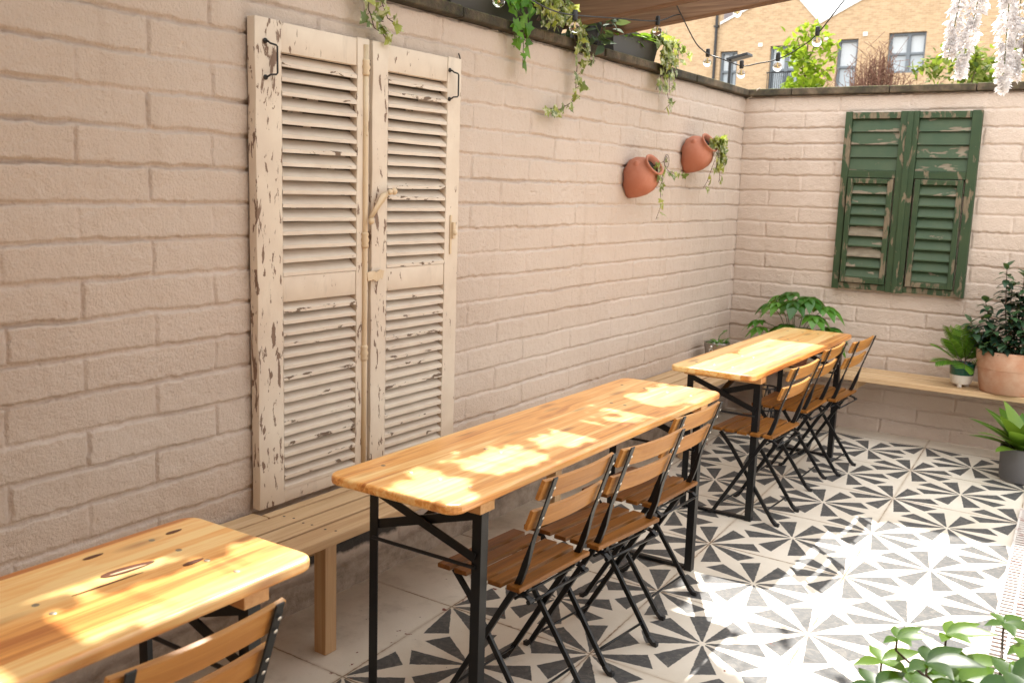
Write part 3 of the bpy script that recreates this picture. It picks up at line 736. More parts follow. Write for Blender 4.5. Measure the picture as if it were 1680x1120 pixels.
for x,y,rz,lb in ((1.035,-3.955,-.10,'centre of three at middle table, pulled out slightly'),(.985,-3.47,-.04,'right of three at middle table, by its far legs'),
    (1.005,-2.185,-.04,'left of three at far table, behind its front leg'),(.965,-1.52,.0,'centre of three at far table, pushed in deepest'),(1.022,-1.115,-.05,'right of three at far table, nearest the back bench'),
    (.992,-5.755,.0,'only one at nearest table, cut by lower picture edge')):
    copy_thing(c0,(x,y,0),rz,CL+lb)

# ------------------------------------------------------------------ plants
def rv(a=1.0): return V((random.uniform(-a,a),random.uniform(-a,a),random.uniform(-a,a)))
def strand(st,lf,pts,n,L,rad=.0018,spread=.03,ml=0,out=V((1,0,0))):
    """trailing stem through pts with n ivy leaves of length ~L"""
    pts=[V(p) for p in pts]; st.tube(pts,rad,5)
    seg=[(pts[i+1]-pts[i]).length for i in range(len(pts)-1)]; tot=sum(seg)
    for k in range(n):
        s=tot*(k+random.random()*.8)/n; i=0
        while i<len(seg)-1 and s>seg[i]: s-=seg[i]; i+=1
        p=pts[i].lerp(pts[i+1],min(1,s/seg[i])); q=p+V((random.uniform(.0,.6)*spread,random.uniform(-1,1)*spread,random.uniform(-.6,.5)*spread))
        st.tube([p,q],rad*.6,4,cap=False)
        d=V((random.uniform(0,.5),random.uniform(-1,1),random.uniform(-1.2,.2))); lf.ivy(q,d,out+rv(.55),L*random.uniform(.6,1.15),ml)

# two wall-hung terracotta pots with ivy
def wall_pot(y,z,label):
    t=thing('wall_pot',(0,y,z),label,'wall planter','terracotta jars hung on the wall')
    a=V((.80,-.10,.58)).normalized(); o=V((.070,-.015,-.010))
    prof=[(.0,-.150),(.040,-.148),(.066,-.125),(.090,-.080),(.107,-.030),(.110,.010),(.102,.045),(.082,.072),(.060,.084),(.056,.092),(.062,.104),(.069,.112),(.068,.119),(.057,.116),(.047,.092),(.055,.05)]
    mb=MB(); mb.lathe(prof,o,a,36)
    for s_ in (-1,1):
        sd=a.cross(V((1,0,0))).normalized(); c=o+a*.02+(V((-.05,-.80,.58)) if s_<0 else V((.1,.85,-.4))).normalized()*.094
        dd=((c-o-a*.02).normalized()+a*.5).normalized(); mb.lathe([(.026,-.014),(.020,.004),(.012,.017),(.0,.022)],c,dd,12)
    mb.v=[(max(v[0],.002+.0005*(i%3)),v[1],v[2]) for i,v in enumerate(mb.v)]
    mb.build('pot',M['terra'],t,smooth=True)
    mb=MB(); mb.lathe([(.0,.088),(.052,.088)],o,a,20); mb.build('soil',M['soil'],t)
    return t,o+a*.11
t,m=wall_pot(-1.775,1.693,'lower left terracotta wall jar, with thin straggling ivy reaching sideways')
st,lf=MB(),MB()
strand(st,lf,[m,m+V((.03,.06,.02)),m+V((.02,.13,-.02)),m+V((0,.21,-.03)),m+V((-.02,.33,-.035)),m+V((-.03,.44,-.04))],17,.040,.0014,.035)
strand(st,lf,[m,m+V((.02,.05,-.01)),m+V((.0,.13,-.07)),m+V((-.03,.17,-.15)),m+V((-.04,.20,-.24)),m+V((-.05,.17,-.31))],13,.042,.0014,.03)
strand(st,lf,[m,m+V((.02,.03,-.05)),m+V((.02,.03,-.1))],10,.045,.0014,.03)
st.build('stems',M['stem'],t); lf.build('leaves',M['ivyvar'],t)
t,m=wall_pot(-.985,1.858,'upper right terracotta wall jar, with a full clump of hanging ivy')
st,lf=MB(),MB()
for i in range(7):
    y=random.uniform(-.02,.10); strand(st,lf,[m,m+V((.05,.02+y*.5,.03)),m+V((.05,.05+y,-.05)),m+V((.03,.07+y,-.13-random.random()*.05))],12,.046,.0014,.035)
strand(st,lf,[m,m+V((.04,.06,-.04)),m+V((.0,.06,-.16)),m+V((-.02,.05,-.24)),m+V((-.03,.02,-.28))],10,.045,.0014,.03)
strand(st,lf,[m,m+V((.04,.1,-.05)),m+V((.0,.18,-.13)),m+V((-.02,.26,-.20)),m+V((-.02,.25,-.24))],11,.05,.0014,.035)
strand(st,lf,[m,m+V((.03,.08,.03)),m+V((.02,.2,.02)),m+V((.02,.24,-.01))],8,.045,.0014,.03)
st.build('stems',M['stem'],t); lf.build('leaves',M['ivyvar'],t)

# trough planters standing on the coping
ZC=WT+.050
def trough(y0,y1,label):
    t=thing('trough_planter',(-.09,(y0+y1)/2,ZC),label,'planter'); h=(y1-y0)/2
    mb=MB(); n=[]
    def ring(k,z,ins=0): return [(-.085*k+ins,-h*k+ins,z),(.085*k-ins,-h*k+ins,z),(.085*k-ins,h*k-ins,z),(-.085*k+ins,h*k-ins,z)]
    vs=ring(.86,0)+ring(.97,.105)+ring(1.0,.107)+ring(1.03,.135)+ring(1.03,.135,.008)+ring(.95,.100,.008)
    fs=[(3,2,1,0)]
    for i in range(5):
        for j in range(4): k=(j+1)%4; fs.append((i*4+j,i*4+k,i*4+4+k,i*4+4+j))
    mb.add(vs,fs); mb.build('trough',M['trough'],t,bevel=.006)
    mb=MB(); mb.box(-.075,.075,-h*.93,h*.93,.085,.100); mb.build('soil',M['soil'],t); return t
def rel(t,pts): return [V(p)-V(t.location) for p in pts]
# first trough: bright trailing ivy, variegated ivy, silver foliage
t=trough(-3.55,-2.52,'long grey trough on the wall top, ivy of several greens trailing down')
st,lf=MB(),MB()
for pts,n in (([(-.02,-3.02,2.47),(.05,-3.06,2.46),(.06,-3.10,2.40),(.055,-3.10,2.31),(.05,-3.10,2.22)],15),([(-.02,-3.0,2.47),(.05,-3.03,2.44),(.06,-3.04,2.32),(.055,-3.03,2.20),(.055,-3.03,2.14)],14),([(-.03,-3.1,2.47),(.06,-3.16,2.42),(.07,-3.15,2.36)],12),([(-.04,-2.95,2.5),(.03,-3.0,2.52),(.06,-3.06,2.44)],14)):
    strand(st,lf,rel(t,pts),n,.062,.002,.045)
st.build('ivy_stems',M['greenstem'],t); lf.build('ivy_leaves',M['ivybright'],t)
st,lf=MB(),MB()
for i in range(11):
    y=random.uniform(-2.88,-2.60); strand(st,lf,rel(t,[(-.08,y,2.46),(-.02,y+.02,2.50),(.06,y+random.uniform(-.05,.05),2.46),(.065,y+random.uniform(-.08,.06),2.36)]),11,.058,.002,.045)
for pts,n in (([(-.0,-2.58,2.46),(.06,-2.60,2.40),(.06,-2.57,2.31),(.055,-2.535,2.2),(.05,-2.53,2.1),(.045,-2.55,2.03),(.04,-2.66,1.985),(.04,-2.80,1.98)],34),([(.06,-2.60,2.40),(.065,-2.5,2.30),(.06,-2.42,2.26)],9),([(.06,-2.57,2.31),(.06,-2.44,2.25),(.06,-2.36,2.25)],6),([(.0,-2.55,2.48),(.07,-2.52,2.36),(.07,-2.48,2.28)],12)):
    strand(st,lf,rel(t,pts),n,.052,.002,.035)
st.build('variegated_stems',M['stem'],t); lf.build('variegated_leaves',M['ivyvar'],t)
lf=MB()
for i in range(100):
    a=random.uniform(0,6.28); e=random.uniform(.1,1.2); d=V((math.cos(a)*math.cos(e),math.sin(a)*math.cos(e),math.sin(e)))
    o=V((random.uniform(-.06,.04),random.uniform(-.5,.48),random.uniform(.08,.2))); lf.leaf(o,d,V((0,0,1)),random.uniform(.08,.14),random.uniform(.05,.075),.35,.1)
lf.build('bushy_leaves',M['ivy'],t)
# silver-leaved plant between the troughs
t=thing('silver_plant',(-.05,-2.29,ZC),'grey green felted foliage plant spilling between the two troughs','plant')
mb=MB(); mb.lathe([(.0,0),(.07,0),(.09,.12),(.085,.12),(.08,.10),(0,.10)],(0,0,0),(0,0,1),20); mb.build('pot',M['plastic'],t,smooth=True)
st,lf=MB(),MB()
for i in range(20):
    a=random.uniform(0,6.28); rr=random.uniform(.05,.17); top=V((math.cos(a)*rr*.7+.03,math.sin(a)*rr*1.15,random.uniform(.02,.27)))
    st.tube([(0,0,.1),top*.6+V((0,0,.08)),top],.003,5)
    for k in range(10):
        d=V((random.uniform(-.5,1),random.uniform(-1,1),random.uniform(-.5,.8))); lf.leaf(top+rv(.035),d,V((.5,0,1))+rv(.4),random.uniform(.05,.085),random.uniform(.035,.055),.25,.1)
st.build('stems',M['greenstem'],t); lf.build('leaves',M['silver'],t)
# second trough
t=trough(-2.09,-1.50,'short grey brown trough on the wall top, yellow ivy at one end')
t.location.x=-.075
lf=MB()
for i in range(34):
    a=random.uniform(0,6.28); e=random.uniform(.15,1.0); d=V((math.cos(a)*math.cos(e)+.3,math.sin(a)*math.cos(e),math.sin(e)))
    lf.leaf((random.uniform(-.05,.05),random.uniform(-.22,.24),.10),d,V((0,0,1)),random.uniform(.09,.16),random.uniform(.06,.10),.5,.14)
lf.build('broad_leaves',M['ivybright'],t)
st,lf=MB(),MB()
for i in range(15):
    y=-1.52+random.uniform(-.06,.16); z=random.uniform(2.18,2.42)
    strand(st,lf,rel(t,[(-.05,-1.55,2.46),(.0,y-.02,2.52),(.06,y+.02,2.46),(.065,y+random.uniform(-.05,.06),2.36),(.055,y+random.uniform(-.06,.06),z)]),15,.052,.0016,.042)
strand(st,lf,rel(t,[(.06,-1.46,2.36),(.055,-1.50,2.26),(.05,-1.44,2.17),(.05,-1.40,2.12),(.05,-1.47,2.08)]),12,.045,.0014,.03)
strand(st,lf,rel(t,[(.0,-1.45,2.50),(.05,-1.32,2.46),(.07,-1.2,2.42)]),9,.05,.0014,.03)
st.build('stems',M['stem'],t); lf.build('ivy_leaves',M['ivyvar'],t)
# ivy hanging over the shutters, rooted in a pot on the wall top
t=thing('hanging_ivy',(-.08,-4.02,ZC),'variegated ivy hanging over the wall above the cream shutters','plant')
mb=MB(); mb.lathe([(0,0),(.075,0),(.10,.14),(.105,.14),(.095,.12),(0,.12)],(0,0,0),(0,0,1),24); mb.build('pot',M['terradark'],t,smooth=True)
st,lf=MB(),MB()
for pts,n in (([(-.06,-4.05,2.5),(.04,-4.09,2.42),(.06,-4.085,2.30),(.055,-4.07,2.22),(.055,-4.03,2.19),(.055,-3.99,2.195)],17),([(-.06,-4.0,2.5),(.05,-4.03,2.40),(.06,-4.01,2.27),(.055,-3.965,2.21),(.055,-3.89,2.19)],15),([(.055,-4.065,2.22),(.055,-4.04,2.165),(.055,-3.99,2.15),(.055,-3.97,2.13)],7),([(-.05,-4.0,2.5),(.06,-3.93,2.4),(.065,-3.9,2.30)],10),([(-.05,-4.05,2.5),(.06,-4.13,2.38),(.06,-4.12,2.27)],10)):
    strand(st,lf,rel(t,pts),n,.052,.0018,.03)
st.build('stems',M['stem'],t); lf.build('leaves',M['ivyvar'],t)

def palmate(lf,st,o,tip,n,L,W,mat_r=None,lobes=5,droop=.25,spread=2.1,tilt=.45,up=V((0,0,1))):
    """petiole from o to tip carrying a hand of leaflets"""
    o=V(o); tip=V(tip); mid=o.lerp(tip,.5)+V((0,0,.12*(tip-o).length)); st.tube([o,mid,tip],.0028,5)
    h=V((tip.x-o.x,tip.y-o.y,0)); h=h.normalized() if h.length>1e-4 else V((1,0,0)); sd=V((-h.y,h.x,0)); r=random.random()
    for k in range(lobes):
        a=spread*(k/(lobes-1)-.5)*2 if lobes>1 else 0
        d=h*math.cos(a)+sd*math.sin(a)+V((0,0,-tilt*(.5+.5*math.cos(a))+.15)); s=1-.33*abs(k-(lobes-1)/2)/((lobes-1)/2)
        lf.leaf(tip,d,up,L*s*random.uniform(.9,1.1),W*s,droop,.14,0,min(1,max(0.01,r+random.uniform(-.12,.12))),6)
# potted fatsia in the corner
t=thing('potted_fatsia',(.56,-.235,.443),'potted fatsia with large hand shaped green leaves, in the far corner behind the table','potted plant')
mb=MB(); mb.lathe([(0,0),(.100,0),(.128,.145),(.142,.147),(.150,.205),(.140,.205),(.132,.18),(0,.18)],(0,0,0),(0,0,1),36); mb.build('pot',M['terradark'],t,smooth=True,bevel=.003)
st,lf=MB(),MB()
random.seed(21)
for (dx,dy,dz,L) in ((-.04,-.02,.52,.17),(.10,-.06,.50,.18),(-.20,.02,.42,.17),(.22,-.03,.44,.17),(.02,-.13,.47,.18),(-.10,-.10,.45,.17),(.16,-.12,.38,.17),(.28,-.06,.30,.16),(-.22,-.14,.26,.14),(-.26,-.06,.30,.14),(-.02,-.15,.30,.15),(.10,-.10,.28,.16),(.30,-.12,.22,.15),(.20,-.18,.22,.15),(-.09,-.06,.27,.14),(.06,.07,.46,.17),(-.14,.08,.48,.16)):
    palmate(lf,st,(dx*.18,dy*.2,.17),(dx,dy,dz),7,L,L*.52,lobes=7,spread=2.0,tilt=.5,droop=.35)
st.build('stems',M['greenstem'],t); lf.build('leaves',M['fatsia'],t); t.scale=(.93,.93,.96)
# steel bucket planter
t=thing('bucket_planter',(.150,-.625,.443),'small steel bucket with ring handles and low green plant, against the left wall','planter')
mb=MB(); mb.lathe([(0,0),(.068,0),(.072,.02),(.088,.145),(.091,.150),(.085,.150),(.08,.12),(0,.118)],(0,0,0),(0,0,1),36); mb.build('bucket',M['metalpot'],t,smooth=True)
for s in (-1,1):
    mb=MB(); mb.tube([(0,s*.087,.13),(0,s*.103,.13)],.006,8); mb.sphere((0,s*.107,.13),.010); mb.tube([(.0,s*.107+.0,.125),(.012,s*.109,.108),(.0,s*.110,.09),(-.012,s*.109,.108),(0,s*.107,.125)],.003,6); mb.build('ring_handle',M['steel'],t,smooth=True)
st,lf=MB(),MB()
for i in range(46):
    a=random.uniform(0,6.28); rr=random.uniform(0,.075); o=V((math.cos(a)*rr,math.sin(a)*rr,.12+random.uniform(0,.035)))
    lf.leaf(o,V((math.cos(a),math.sin(a),random.uniform(.1,1.2))),V((0,0,1)),random.uniform(.035,.06),random.uniform(.016,.026),.3,.1)
for s_ in (.05,.08): st.tube([(0,0,.12),(.0,s_*.6,.19),(.02,s_,.215)],.002,5); lf.leaf((.02,s_,.215),V((0,1,.3)),V((0,0,1)),.05,.02)
st.build('stems',M['greenstem'],t); lf.build('leaves',M['fatsia'],t)
# fern in a green and white footed pot
t=thing('potted_fern',(1.645,-.265,.443),'feathery fern in green and white glazed pot, on the far bench','potted plant')
mb=MB(); mb.lathe([(0,.014),(.046,.014),(.053,.022),(.0585,.066)],(0,0,0),(0,0,1),32); mb.build('pot_base',M['glazewhite'],t,smooth=True)
mb=MB(); mb.lathe([(.0585,.066),(.0600,.068),(.066,.126),(.067,.130),(.062,.130),(.057,.105),(0,.105)],(0,0,0),(0,0,1),32); mb.build('pot_rim',M['glazegreen'],t,smooth=True)
for k in range(3):
    a=2.1*k+.5; mb=MB(); mb.lathe([(0,0),(.012,0),(.014,.016)],(.034*math.cos(a),.034*math.sin(a),0),(0,0,1),10); mb.build('foot',M['glazewhite'],t)
def frond(st,lf,o,d,L,pin,curve=.5,n=15,seg=9):
    o=V(o); d=V(d).normalized(); side=d.cross(V((0,0,1))); side=side.normalized() if side.length>1e-3 else V((1,0,0)); side=Matrix.Rotation(random.uniform(-.9,.9),3,d)@side; pts=[]
    for i in range(seg+1):
        u=i/seg; pts.append(o+d*L*u+V((0,0,-curve*L*u*u)))
    st.tube(pts,[.0018*(1-.7*i/seg) for i in range(seg+1)],5)
    for k in range(n):
        u=.22+.78*k/n; i=min(seg-1,int(u*seg)); p=pts[i].lerp(pts[i+1],u*seg-i); tg=(pts[i+1]-pts[i]).normalized()
        w=pin*math.sin(math.pi*(.15+.8*(1-u)))**.8
        for s_ in (-1,1): lf.leaf(p,side*s_+tg*.55,side.cross(tg),w,w*.12+.002,.15,.1,0,None,3)
st,lf=MB(),MB(); random.seed(5)
for d,L,cv in (((-.5,-.1,1.5),.26,.35),((-.15,-.3,1.6),.25,.25),((-.8,-.2,1.0),.22,.5),((.45,-.3,1.3),.25,.35),((.75,.0,1.1),.26,.45),((.9,-.5,.55),.27,.55),((-.7,-.6,.7),.17,.8),((.1,-.8,.6),.15,.9),((-.2,.3,1.5),.22,.3),((.5,.3,1.3),.22,.4),((-.4,-.5,1.3),.21,.4),((.2,.1,1.6),.2,.2)):
    frond(st,lf,(random.uniform(-.015,.015),random.uniform(-.015,.015),.105),d,L*1.12,.072,cv*.6,17)
st.build('stems',M['purplestem'],t); lf.build('fronds',M['fern'],t); t.scale=(1.16,1.16,1.16)
# big terracotta pot with dark shrub
t=thing('potted_shrub',(1.905,-.27,.443),'dark leaved upright shrub in large pale terracotta pot, on the far bench','potted plant')
mb=MB(); mb.lathe([(0,0),(.142,0),(.152,.012),(.176,.150),(.180,.152),(.194,.262),(.183,.264),(.172,.235),(0,.232)],(0,0,0),(0,0,1),48); mb.build('pot',M['terrapale'],t,smooth=True,bevel=.003)
mb=MB(); mb.lathe([(0,.234),(.17,.234)],(0,0,0),(0,0,1),24); mb.build('soil',M['soil'],t)
st,lf=MB(),MB(); random.seed(9)
for (x,y,z) in ((-.07,-.03,.78),(.03,.0,.74),(.10,-.06,.62),(-.15,-.08,.46),(-.20,-.10,.36),(.0,-.14,.5),(.16,.04,.66),(-.04,.06,.66),(-.10,-.14,.40),(.08,-.16,.42),(.20,-.08,.5),(.12,.08,.8),(-.17,-.02,.56),(-.24,-.03,.42),(-.02,-.19,.33),(.06,-.05,.70),(-.13,-.17,.30),(.13,-.20,.34)):
    b=V((x*.2,y*.2,.22)); e=V((x,y,z)); m_=b.lerp(e,.5)+V((x*.15,y*.15,.02)); st.tube([b,m_,e],[.005,.0035,.002],6)
    nl=int(22+40*(z-.25))
    for k in range(nl):
        u=.3+.7*k/nl; p=b.lerp(m_,u*2) if u<.5 else m_.lerp(e,u*2-1)
        a=k*2.4+random.random(); d=V((math.cos(a),math.sin(a),random.uniform(-.25,.35) if u<.93 else 1.2)); tip=.75+.25*random.random() if u>.86 else random.random()*.6
        lf.leaf(p,d,V((0,0,1)),random.uniform(.065,.10)*(1.1-.3*u),random.uniform(.034,.048),.35,.12,0,tip,4)
st.build('stems',M['stem'],t); lf.build('leaves',M['shrub'],t)
# bird's nest fern in a grey pot on the floor
t=thing('potted_nest_fern',(2.075,-.645,0),'broad strap leaved fern in plain dark grey pot, on the floor below the far bench','potted plant')
mb=MB(); mb.lathe([(0,0),(.112,0),(.122,.012),(.131,.20),(.131,.205),(.124,.205),(.120,.17),(0,.168)],(0,0,0),(0,0,1),44); mb.build('pot',M['greypot'],t,smooth=True)
st,lf=MB(),MB(); random.seed(14)
for k in range(30):
    a=k*2.399; ring=k/30; el=1.25-.85*ring; d=V((math.cos(a)*math.cos(el),math.sin(a)*math.cos(el),math.sin(el)))
    L=random.uniform(.25,.35); lf.leaf((d.x*.03,d.y*.03,.168),d,V((-d.x,-d.y,1)),L,L*.34,.30,.10,0,random.random(),9,.75)
lf.build('leaves',M['nest'],t)
# foreground plant, bottom right
t=thing('potted_shrub',(2.375,-4.62,0),'glossy bright green shrub with hand shaped leaves, in the foreground beside the drain','potted plant')
mb=MB(); mb.lathe([(0,0),(.13,0),(.17,.30),(.175,.30),(.165,.27),(0,.26)],(0,0,0),(0,0,1),36); mb.build('pot',M['greypot'],t,smooth=True)
st,lf=MB(),MB(); random.seed(33)
FG=[(-.145,.20,.58,.10),(-.03,.235,.63,.085),(-.255,.04,.545,.105),(-.19,.06,.50,.12),(-.10,.10,.555,.12),(.035,.10,.60,.15),(.07,.25,.60,.13),(-.24,-.08,.54,.12),(-.08,-.04,.58,.14),(.02,.0,.60,.15),(.13,.18,.55,.13),(-.15,-.02,.60,.12),(-.17,.15,.52,.09),(.0,.18,.52,.11),(.10,.05,.50,.13),(-.05,.14,.46,.12),(-.16,.02,.42,.12),(.05,-.1,.62,.14),(-.12,-.16,.60,.13),(.17,.0,.56,.13),(-.27,-.02,.46,.10),(-.2,.12,.44,.09),(-.115,.215,.50,.08),(.015,.27,.57,.09),(-.09,.03,.50,.13),(.06,.16,.48,.12),(-.23,.06,.60,.08),(-.02,-.1,.56,.14),(.12,.10,.62,.13),(-.30,-.10,.50,.11),(-.21,-.15,.47,.12)]
for (x,y,z,L) in FG:
    b=V((x*.15,y*.15,.28)); tip=V((x,y,z)); st.tube([b,b.lerp(tip,.6)+V((0,0,.06)),tip-V((0,0,.03))],[.005,.004,.0025],6)
    palmate(lf,st,tip-V((0,0,.03)),tip,5,L,L*.46,lobes=random.choice((4,5,5)),spread=random.uniform(1.4,2.3),tilt=random.uniform(-.5,.35),droop=.18,up=V((.1,-.2,1)))
st.build('stems',M['purplestem'],t); lf.build('leaves',M['fore'],t)

# ------------------------------------------------------------------ drain grate along the right edge
t=thing('drain_grate',(2.25,-2.6,.002),'worn white plastic slotted drain cover, running along the right edge of the painted floor','drain',rz=R(2.4))
def drain_mat():
    q=NT('worn_plastic'); c=q.coords(); n=q.noise(c,14,6,.65); cc=q.mix(q.ramp(n,[(.52,0.0),(.66,.8)]),(.60,.55,.51),(.36,.17,.14)); q.base(cc,.55); return q.mat
mb=MB(); W2=.062; L2=2.4
for x0,x1 in ((-W2,-W2+.010),(-.005,.005),(W2-.010,W2)): mb.box(x0,x1,-L2,1.35,.0,.012)
y=-L2
while y<1.33:
    for x0,x1 in ((-W2+.0101,-.0051),(.0051,W2-.0101)): mb.box(x0,x1,y,y+.017,.0005,.0115)
    y+=.036
mb.build('grille',drain_mat(),t)
mb=MB(); mb.box(-W2+.003,W2-.003,-L2,1.35,-.0005,.0015); mb.build('channel',plain('drain_dark',(.04,.02,.018),.9),t)

# ------------------------------------------------------------------ pergola, added overhead foliage and lights
t=thing('pergola',(1.2,-2.2,0),'dark weathered timber pergola beams crossing above the wall planters','pergola')
for y,x0 in ((-2.06,-.15),(-2.50,-.15)):
    mb=MB(); zb=lambda x: (2.425 if y>-2.3 else 2.405)+.118*x
    mb.prism([(x0-1.2,zb(x0)),(3.0-1.2,zb(3.0)),(3.0-1.2,zb(3.0)+.145),(x0-1.2,zb(x0)+.145)],y+2.2-.035,y+2.2+.035,ax=1); mb.build('rafter',M['beam'],t,bevel=.006)
for y in (-4.3,-3.4,-.9):
    mb=MB(); mb.prism([(-.05-1.2,2.72),(3.0-1.2,2.95),(3.0-1.2,3.08),(-.05-1.2,2.85)],y+2.2-.03,y+2.2+.03,ax=1) if y<-2 else None
    if y<-2: mb.build('rafter',M['beam'],t,bevel=.006)
mb=MB(); mb.box(2.93-1.2,3.03-1.2,-2.6+2.2,-2.5+2.2,-.0,2.78); mb.build('post',M['beam'],t,bevel=.006)
mb=MB(); mb.box(2.93-1.2,3.03-1.2,-4.35+2.2,-4.25+2.2,-.0,2.93); mb.build('post',M['beam'],t,bevel=.006)
mb=MB(); mb.box(-.19-1.2,-.10-1.2,-4.6+2.2,-1.6+2.2,2.57,2.70); mb.build('wall_plate',M['beam'],t,bevel=.006)
for y in (-4.4,-1.75):
    mb=MB(); mb.box(-.36-1.2,-.275-1.2,y+2.2-.045,y+2.2+.045,0,2.62); mb.build('post',M['beam'],t,bevel=.006)

# foliage added over the pergola, gaps cut to shape sun patches on the tables
LIT=[[(0.70,-2.58),(0.72,-1.2),(1.3,-1.2),(1.4,-2.2),(1.2,-2.6)],[(0.81,-4.79),(0.85,-4.66),(0.97,-4.66),(1.05,-4.82),(0.98,-4.85),(0.87,-4.83)],
[(0.8,-4.53),(0.77,-4.35),(0.85,-4.25),(1.0,-4.3),(0.99,-4.53),(0.89,-4.52)],[(0.87,-4.14),(0.88,-3.82),(1.02,-3.85),(1.0,-4.12)],
[(0.75,-3.7),(0.74,-3.43),(0.98,-3.42),(1.0,-3.7)],[(0.73,-3.26),(0.75,-3.0),(1.05,-2.97),(1.05,-3.15),(0.98,-3.33)],
[(0.66,-5.80),(0.68,-5.60),(0.78,-5.58),(0.75,-5.74),(0.71,-5.82)],[(0.87,-5.82),(0.88,-5.50),(1.03,-5.50),(0.98,-5.83)],
[(0.88,-6.1),(0.88,-5.92),(1.02,-5.94),(1.03,-6.2)],[(0.86,-5.39),(0.87,-5.26),(1.05,-5.29),(1.02,-5.46)]]
FLO=[[(1.15,-3.52),(1.21,-3.31),(1.32,-2.94),(1.51,-2.53),(1.59,-2.18),(1.82,-1.7),(2.07,-1.7),(2.3,-1.7),(2.6,-2.65),(2.6,-5.2),(1.9,-5.2),(1.71,-3.9),(1.56,-3.85),(1.4,-3.8),(1.28,-3.6)]]
def inside(p,poly,pad=0):
    x,y=p; c=False; n=len(poly); best=9
    for i in range(n):
        x1,y1=poly[i]; x2,y2=poly[(i+1)%n]
        if (y1>y)!=(y2>y) and x<(x2-x1)*(y-y1)/(y2-y1)+x1: c=not c
        L=(x2-x1)**2+(y2-y1)**2; u=max(0,min(1,((x-x1)*(x2-x1)+(y-y1)*(y2-y1))/L)) if L else 0
        best=min(best,math.hypot(x-x1-u*(x2-x1),y-y1-u*(y2-y1)))
    return c or best<pad
random.seed(77)
t=thing('added_shade_foliage',(-.1,-3.2,2.62),'leafy foliage added above the left wall, mostly unseen, its gaps shaping the sun patches','shade_foliage')
st,lf=MB(),MB(); o0=V(t.location); placed=0
sx,sy=-.44,.80
for k in range(5200):
    p=V((random.uniform(-.62,.42),random.uniform(-5.35,-1.22),0)); p.z=2.745+.10*p.x+random.uniform(-.06,.06)
    h1=p.z-.76; q1=(p.x-sx*h1,p.y-sy*h1); q2=(p.x-sx*p.z,p.y-sy*p.z)
    if any(inside(q1,g_,.045) for g_ in LIT) or any(inside(q2,g_,.03) for g_ in FLO): continue
    if p.y>-2.7 and p.z<2.72 and p.x>.0: continue
    d=V((random.uniform(-1,1),random.uniform(-1,1),random.uniform(-.3,.3))); lf.leaf(p-o0-d.normalized()*.035,d,V((sx,sy,1))+rv(.35),random.uniform(.07,.095),random.uniform(.05,.07),.2,.08,0,None,3); placed+=1
for k in range(26):
    y=random.uniform(-5.2,-1.4); x=random.uniform(-.5,.0); st.tube([(x+.1,y+3.2,.06),(x+.25,y+3.3+random.uniform(-.1,.1),.09),(x+.42,y+3.2+random.uniform(-.1,.2),.1)],.003,5)
for y in (-4.4,-1.75): st.tube([(-.22,y+3.2,-2.6),(-.2,y+3.17,-1.2),(-.21,y+3.22,0),(-.1,y+3.2,.06)],[.02,.017,.012,.006],8)
st.build('stems',M['stem'],t); lf.build('leaves',M['ivy'],t)

# unseen blockers added to dim the near end: walls and a canvas roof
t=thing('added_shade_roof',(2.2,-6.9,0),'unseen dark canvas roof added over the near end of the yard to dim it','added_shade_roof')
mb=MB(); mb.box(-1.5,1.35,-1.9,1.75,2.82,2.85); mb.build('canvas',plain('shade_roof_canvas',(.20,.12,.065),.9),t)
mb=MB(); mb.box(-1.5,1.35,1.751,1.82,2.74,2.86); mb.box(-1.57,-1.501,-1.9,1.82,2.74,2.86); mb.build('frame',M['beam'],t,bevel=.004)
mb=MB(); mb.box(-1.0,3.9,-9.3,-9.0,0,3.3); mb.box(3.6,3.9,-8.999,-5.0,0,3.2)
tag(mb.build('added_shade_wall',plain('shade_wall_render',(.34,.22,.13),.85)),'unseen plain warm wall added behind the viewer to dim and warm the near end','wall')

# string lights
def lights(pts,bulbs,label,hang=.0):
    t=thing('string_lights',pts[0],label,'string lights','festoon lights strung over the courtyard'); o=V(pts[0])
    P=[V(p)-o for p in pts]; Q=[]
    for i in range(len(P)-1):                     # catmull-rom smoothing
        a,b,c,d=P[max(i-1,0)],P[i],P[i+1],P[min(i+2,len(P)-1)]
        for k in range(6):
            u=k/6; Q.append(.5*((2*b)+(c-a)*u+(2*a-5*b+4*c-d)*u*u+(3*b-a-3*c+d)*u**3))
    Q.append(P[-1]); mb=MB(); mb.tube(Q,.0032,6); mb.build('cable',M['plastic'],t,smooth=True)
    for (x,y,z,rad) in bulbs:
        c=V((x,y,z))-o
        b=MB(); b.lathe([(0,.055),(.009,.055),(.0115,.050),(.0115,.018),(.0095,.012)],c+V((0,0,rad*.75)),(0,0,1),14); sk=b.build('socket',M['plastic'],t,smooth=True)
        b=MB(); b.sphere(c,rad,seg=22,rings=14); b.build('glass_bulb',M['glass'],t,smooth=True)
        b=MB(); b.lathe([(0,rad*.9),(.0042,rad*.85),(.0032,rad*.1),(.006,-rad*.1),(0,-rad*.25)],c,(0,0,1),8); b.build('filament',M['brass'],t,smooth=True)
lights([(.4,-4.35,2.50),(.4,-3.78,2.365),(.4,-3.56,2.335),(.4,-3.36,2.315),(.4,-3.17,2.325),(.4,-2.8,2.37),(.4,-2.37,2.425),(.4,-2.14,2.49),(.4,-1.84,2.55),(.4,-1.31,2.69),(.4,-1.0,2.80)],
    [(.4,-3.735,2.285,.023),(.4,-3.165,2.275,.0225),(.4,-2.36,2.378,.0225),(.4,-1.31,2.632,.024)],'black festoon cable with clear round bulbs, passing in front of the wall planters')
